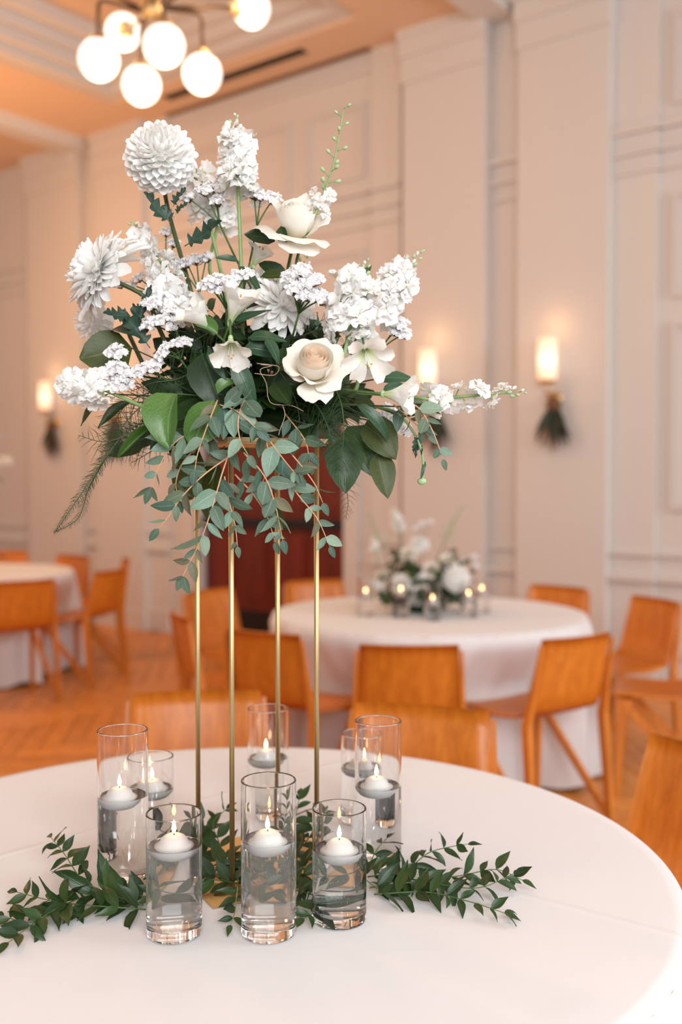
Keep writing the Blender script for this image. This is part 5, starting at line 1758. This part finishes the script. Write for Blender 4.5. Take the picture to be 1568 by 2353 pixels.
rg = 'ruscus trails around the base of the stand'
UPF = V((0, -0.55, 0.85)).normalized()
rs = [
    ([(345, 2062, .004), (240, 2050, .012), (150, 2078, .012), (80, 2120, .01), (20, 2165, .006)], 'ruscus trail running out to the left edge of the picture', (0.038, 0.055)),
    ([(330, 2080, .004), (255, 2055, .015), (190, 2022, .03), (150, 1965, .045), (118, 1925, .05)], 'ruscus branch rising at the upper left', (0.036, 0.05)),
    ([(335, 2090, .004), (270, 2085, .012), (200, 2080, .012), (120, 2070, .015), (40, 2050, .015)], 'ruscus branch lying behind the left trail', (0.034, 0.05)),
    ([(160, 2075, .006), (110, 2105, .008), (60, 2120, .008), (10, 2105, .008)], 'short ruscus tip at the left edge', (0.034, 0.048)),
    ([(845, 2015, .006), (930, 2000, .02), (985, 1960, .035), (1040, 1945, .04), (1075, 1940, .045)], 'ruscus branch rising on the right', (0.032, 0.045)),
    ([(850, 2040, .006), (960, 2025, .012), (1060, 2012, .016), (1140, 1998, .022), (1200, 2022, .014)], 'longest ruscus branch on the right', (0.034, 0.048)),
    ([(860, 2055, .006), (980, 2050, .012), (1080, 2072, .012), (1160, 2098, .006)], 'ruscus branch lowest on the right', (0.034, 0.045)),
    ([(870, 2005, .006), (1000, 2030, .014), (1100, 2040, .016), (1180, 2008, .02)], 'ruscus branch tangled in the middle of the right trail', (0.032, 0.045)),
    ([(840, 2010, .006), (862, 1960, .03), (888, 1925, .045)], 'small ruscus tip beside the tall right vase', (0.03, 0.04)),
    ([(480, 1975, .006), (420, 1940, .02), (350, 1900, .03), (318, 1870, .045)], 'dark ruscus branch behind the front left vase', (0.034, 0.048)),
    ([(525, 2005, .006), (505, 1940, .03), (490, 1890, .045), (520, 1860, .06)], 'ruscus branch upright between the first two rods', (0.036, 0.05)),
    ([(545, 2030, .006), (470, 2020, .014), (400, 2040, .012), (350, 2060, .008)], 'ruscus branch across the base plate behind the front left vase', (0.036, 0.05)),
    ([(590, 1990, .006), (650, 1930, .03), (680, 1870, .05), (688, 1830, .07)], 'ruscus branch rising beside the tall middle vase', (0.036, 0.05)),
    ([(630, 1985, .006), (690, 1950, .02), (725, 1900, .035), (740, 1865, .05)], 'ruscus tip rising behind the front right vase', (0.032, 0.045)),
    ([(640, 2040, .006), (700, 2050, .01), (750, 2075, .008), (700, 2110, .006)], 'ruscus branch between the middle and right vases', (0.038, 0.052)),
    ([(640, 2000, .006), (740, 1995, .02), (820, 2010, .014), (870, 2045, .008)], 'ruscus branch behind the front right vase', (0.036, 0.05)),
    ([(540, 1960, .004), (600, 1950, .02), (640, 1990, .02), (610, 2040, .008)], 'ruscus clump on the base plate among the rods', (0.036, 0.05)),
    ([(550, 1990, .004), (545, 2050, .012), (540, 2095, .008), (530, 2125, .004)], 'green cut ruscus stem in front of the second rod', (0.030, 0.04)),
    ([(480, 1930, .008), (470, 1900, .03), (450, 1880, .045)], 'ruscus tip left of the first rod', (0.032, 0.045)),
    ([(480, 1990, .012), (500, 2000, .02), (530, 1985, .02), (560, 2000, .02)], 'ruscus clump over the left of the base plate', (0.038, 0.052)),
    ([(650, 2020, .012), (690, 2010, .02), (720, 2035, .014), (735, 2060, .008)], 'ruscus clump over the right of the base plate', (0.038, 0.052)),
]
for i, (pp, lb, L) in enumerate(rs):
    sprig([TP(*p) for p in pp], 'ruscus', lb, 'ruscus_branch', 'greenery', (L[0] * 1.1, L[1] * 1.28), 0.0245, M_stem_light if i == 17 else M_stem, 0.0014, True, 90 + i, rg, face=UPF, spread=0.85, zmin=ZT + 0.003, skip=0.08)

# ------------------------------------------------------------------ low centrepiece on the right-hand table
Y2 = 5.0
o2 = P(970, 1405, Y2); LC = V((0.42, Y2, ZT + 0.07))
CURFC = LC
b = MB(); b.lathe([(0.001, 0.0), (0.08, 0.0), (0.09, 0.01), (0.095, 0.05), (0.07, 0.09), (0.001, 0.10)], 24)
o = obj('floral_foam', b.mesh('low foam mesh', M_foam), None, Matrix.Translation((LC.x, LC.y, ZT + 0.001))); tag(o, 'green foam mound under the low centrepiece flowers', 'floral foam')
g2_ = 'flowers of the low centrepiece'
mm = lambda px, py, y, ax, R, n, form, lb, sd: mum(P(px, py, y), ax, R, n, form, lb, sd, group=g2_)
mm(922, 1342, 4.84, (-0.1, -0.9, 0.3), 0.062, 70, 'ray', 'open cream flower behind the second small vase', 31)
mm(965, 1250, 4.98, (0.1, -0.6, 0.7), 0.060, 60, 'ray', 'cream flower at the top middle of the low centrepiece', 32)
mm(1050, 1330, 4.86, (0.4, -0.8, 0.4), 0.066, 80, 'ball', 'large white flower at the right of the low centrepiece', 33)
for (px, py, y, ax, lb, sd) in ((940, 1275, 4.92, (-0.2, -0.8, 0.5), 'white rose left of top in the low centrepiece', 41), (1030, 1290, 4.92, (0.3, -0.7, 0.5), 'ivory rose high on the right of the low centrepiece', 42), (992, 1310, 4.86, (0, -0.9, 0.3), 'pinkish rose in the middle of the low centrepiece', 43), (968, 1362, 4.84, (0, -0.95, 0.1), 'small white rose low between the second and third small vases', 44), (880, 1325, 4.92, (-0.6, -0.7, 0.3), 'white rose at the left of the low centrepiece', 45)):
    rose(P(px, py, y), ax, lb, 0.048, sd, group=g2_, M_in=M_rose)
s2 = lambda a, b_, lb, **kw: stock(P(*a), P(*b_), lb, group=g2_, **kw)
s2((905, 1165, 4.98), (915, 1215, 4.98), 'white stock spike rising above the low centrepiece on the left', n=9, width=0.03, fl=0.022, buds=2, seed=51)
s2((858, 1235, 4.94), (865, 1270, 4.94), 'white stock tip at the left of the low centrepiece', n=6, width=0.025, fl=0.02, buds=2, seed=52)
s2((1010, 1375, 4.80), (985, 1385, 4.84), 'white stock floret low at the front of the low centrepiece', n=4, width=0.02, fl=0.018, buds=0, seed=53)
s2((855, 1330, 4.88), (880, 1360, 4.9), 'white stock at the lower left of the low centrepiece', n=8, width=0.03, fl=0.02, buds=0, seed=54)
s2((965, 1385, 4.80), (950, 1375, 4.85), 'tiny white stock at the foot of the low centrepiece', n=4, width=0.02, fl=0.018, buds=0, seed=55)
delphinium([P(1020, 1250, 4.96), P(1035, 1215, 4.96), P(1062, 1165, 4.95)], 'yellow green delphinium spire leaning right in the low centrepiece', 61, 14, 1.7, 0, group=g2_)
delphinium([P(880, 1260, 4.96), P(865, 1225, 4.96), P(850, 1180, 4.96)], 'green delphinium spire leaning left in the low centrepiece', 62, 12, 1.6, 0, group=g2_)
for i, (hs, og, lb) in enumerate((([(1065, 1290, 4.96), (1090, 1280, 4.96), (1095, 1300, 4.96)], (1010, 1360, 4.98), 'statice sprig at the right of the low centrepiece'), ([(970, 1205, 4.98), (990, 1200, 4.98), (955, 1215, 4.98)], (970, 1300, 4.98), 'statice sprig on top of the low centrepiece'), ([(955, 1330, 4.84), (970, 1325, 4.84)], (975, 1370, 4.9), 'statice sprig in the middle of the low centrepiece'))):
    statice(hs, og, lb, 70 + i, s=0.016, group=g2_)
filler(LC, 14, 0.05, 0.20, (0.07, 0.10), 21, 'dark salal spray at the foot of the low centrepiece', 'salal sprays of the low centrepiece', zlo=0.0, zhi=0.35, yscale=1.0)
filler(LC, 14, 0.05, 0.26, (0.06, 0.09), 22, 'olive spray in the low centrepiece', 'olive sprays of the low centrepiece', kinds=('olive', 'salal'), zlo=0.4, zhi=1.0, yscale=1.0, name='olive_spray')

# ------------------------------------------------------------------ second tall arrangement on the left table (its edge shows)
stand(-2.80, 7.28, 'tall gold stand on the left table, just outside the frame')
CURFC = V((-2.80, 7.28, STOP + 0.05))
b = MB(); b.ball((0, 0, 0), 0.078, 12, 8, sz=0.62)
o = obj('floral_foam', b.mesh('floral foam mesh', M_foam), None, Matrix.Translation(CURFC)); tag(o, 'floral foam on the stand of the left table', 'floral foam')
g3_ = 'flowers of the left table\'s arrangement'
for i, (dx, dy, dz, kind, lb) in enumerate(((0.27, -0.05, 0.42, 's', 'white stock spike of the left table\'s arrangement, highest'), (0.30, -0.1, 0.22, 'm', 'white chrysanthemum at the edge of the left table\'s arrangement'), (0.18, -0.12, 0.12, 'r', 'ivory rose of the left table\'s arrangement'), (0.08, -0.16, 0.28, 'm', 'white chrysanthemum facing out of the left table\'s arrangement'), (-0.1, -0.15, 0.2, 'r', 'second ivory rose of the left table\'s arrangement'), (-0.25, -0.1, 0.3, 's', 'white stock spike on the far side of the left table\'s arrangement'), (0.34, 0.0, 0.04, 's', 'white stock spike reaching right from the left table\'s arrangement'))):
    p = CURFC + V((dx, dy, dz)); ax = V((dx, dy, dz)).normalized()
    if kind == 's': stock(p + ax * 0.08, p - ax * 0.06, lb, n=14, width=0.035, fl=0.02, buds=4, seed=200 + i, group=g3_)
    elif kind == 'm': mum(p, ax + V((0, -0.4, 0)), 0.05, 60, 'ray', lb, 200 + i, group=g3_)
    else: rose(p, ax + V((0, -0.5, 0)), lb, 0.045, 200 + i, group=g3_)
filler(CURFC, 9, 0.05, 0.2, (0.06, 0.09), 31, 'dark salal spray of the left table\'s arrangement', 'salal sprays of the left arrangement', zlo=-0.3, zhi=0.7, yscale=1.0)
sprig([CURFC + V((0.15, -0.08, 0.0)), CURFC + V((0.27, -0.1, -0.03)), CURFC + V((0.36, -0.1, -0.1))], 'euc', 'eucalyptus sprig hanging at the right of the left table\'s arrangement', 'eucalyptus_sprig', 'eucalyptus', (0.03, 0.045), 0.02, M_twig, 0.0015, True, 300)
for i, (px, py, lb) in enumerate(((22, 1287, 'ruscus branch on the left table'),)):
    p = G(px, py, ZT + 0.01)
    sprig([p + V((-0.35, 0, 0)), p + V((-0.15, -0.02, 0.02)), p + V((0.03, 0, 0.01))], 'ruscus', lb, 'ruscus_branch', 'greenery', (0.05, 0.07), 0.025, M_stem, 0.002, True, 310, face=V((0, 0, 1)), zmin=ZT + 0.003)
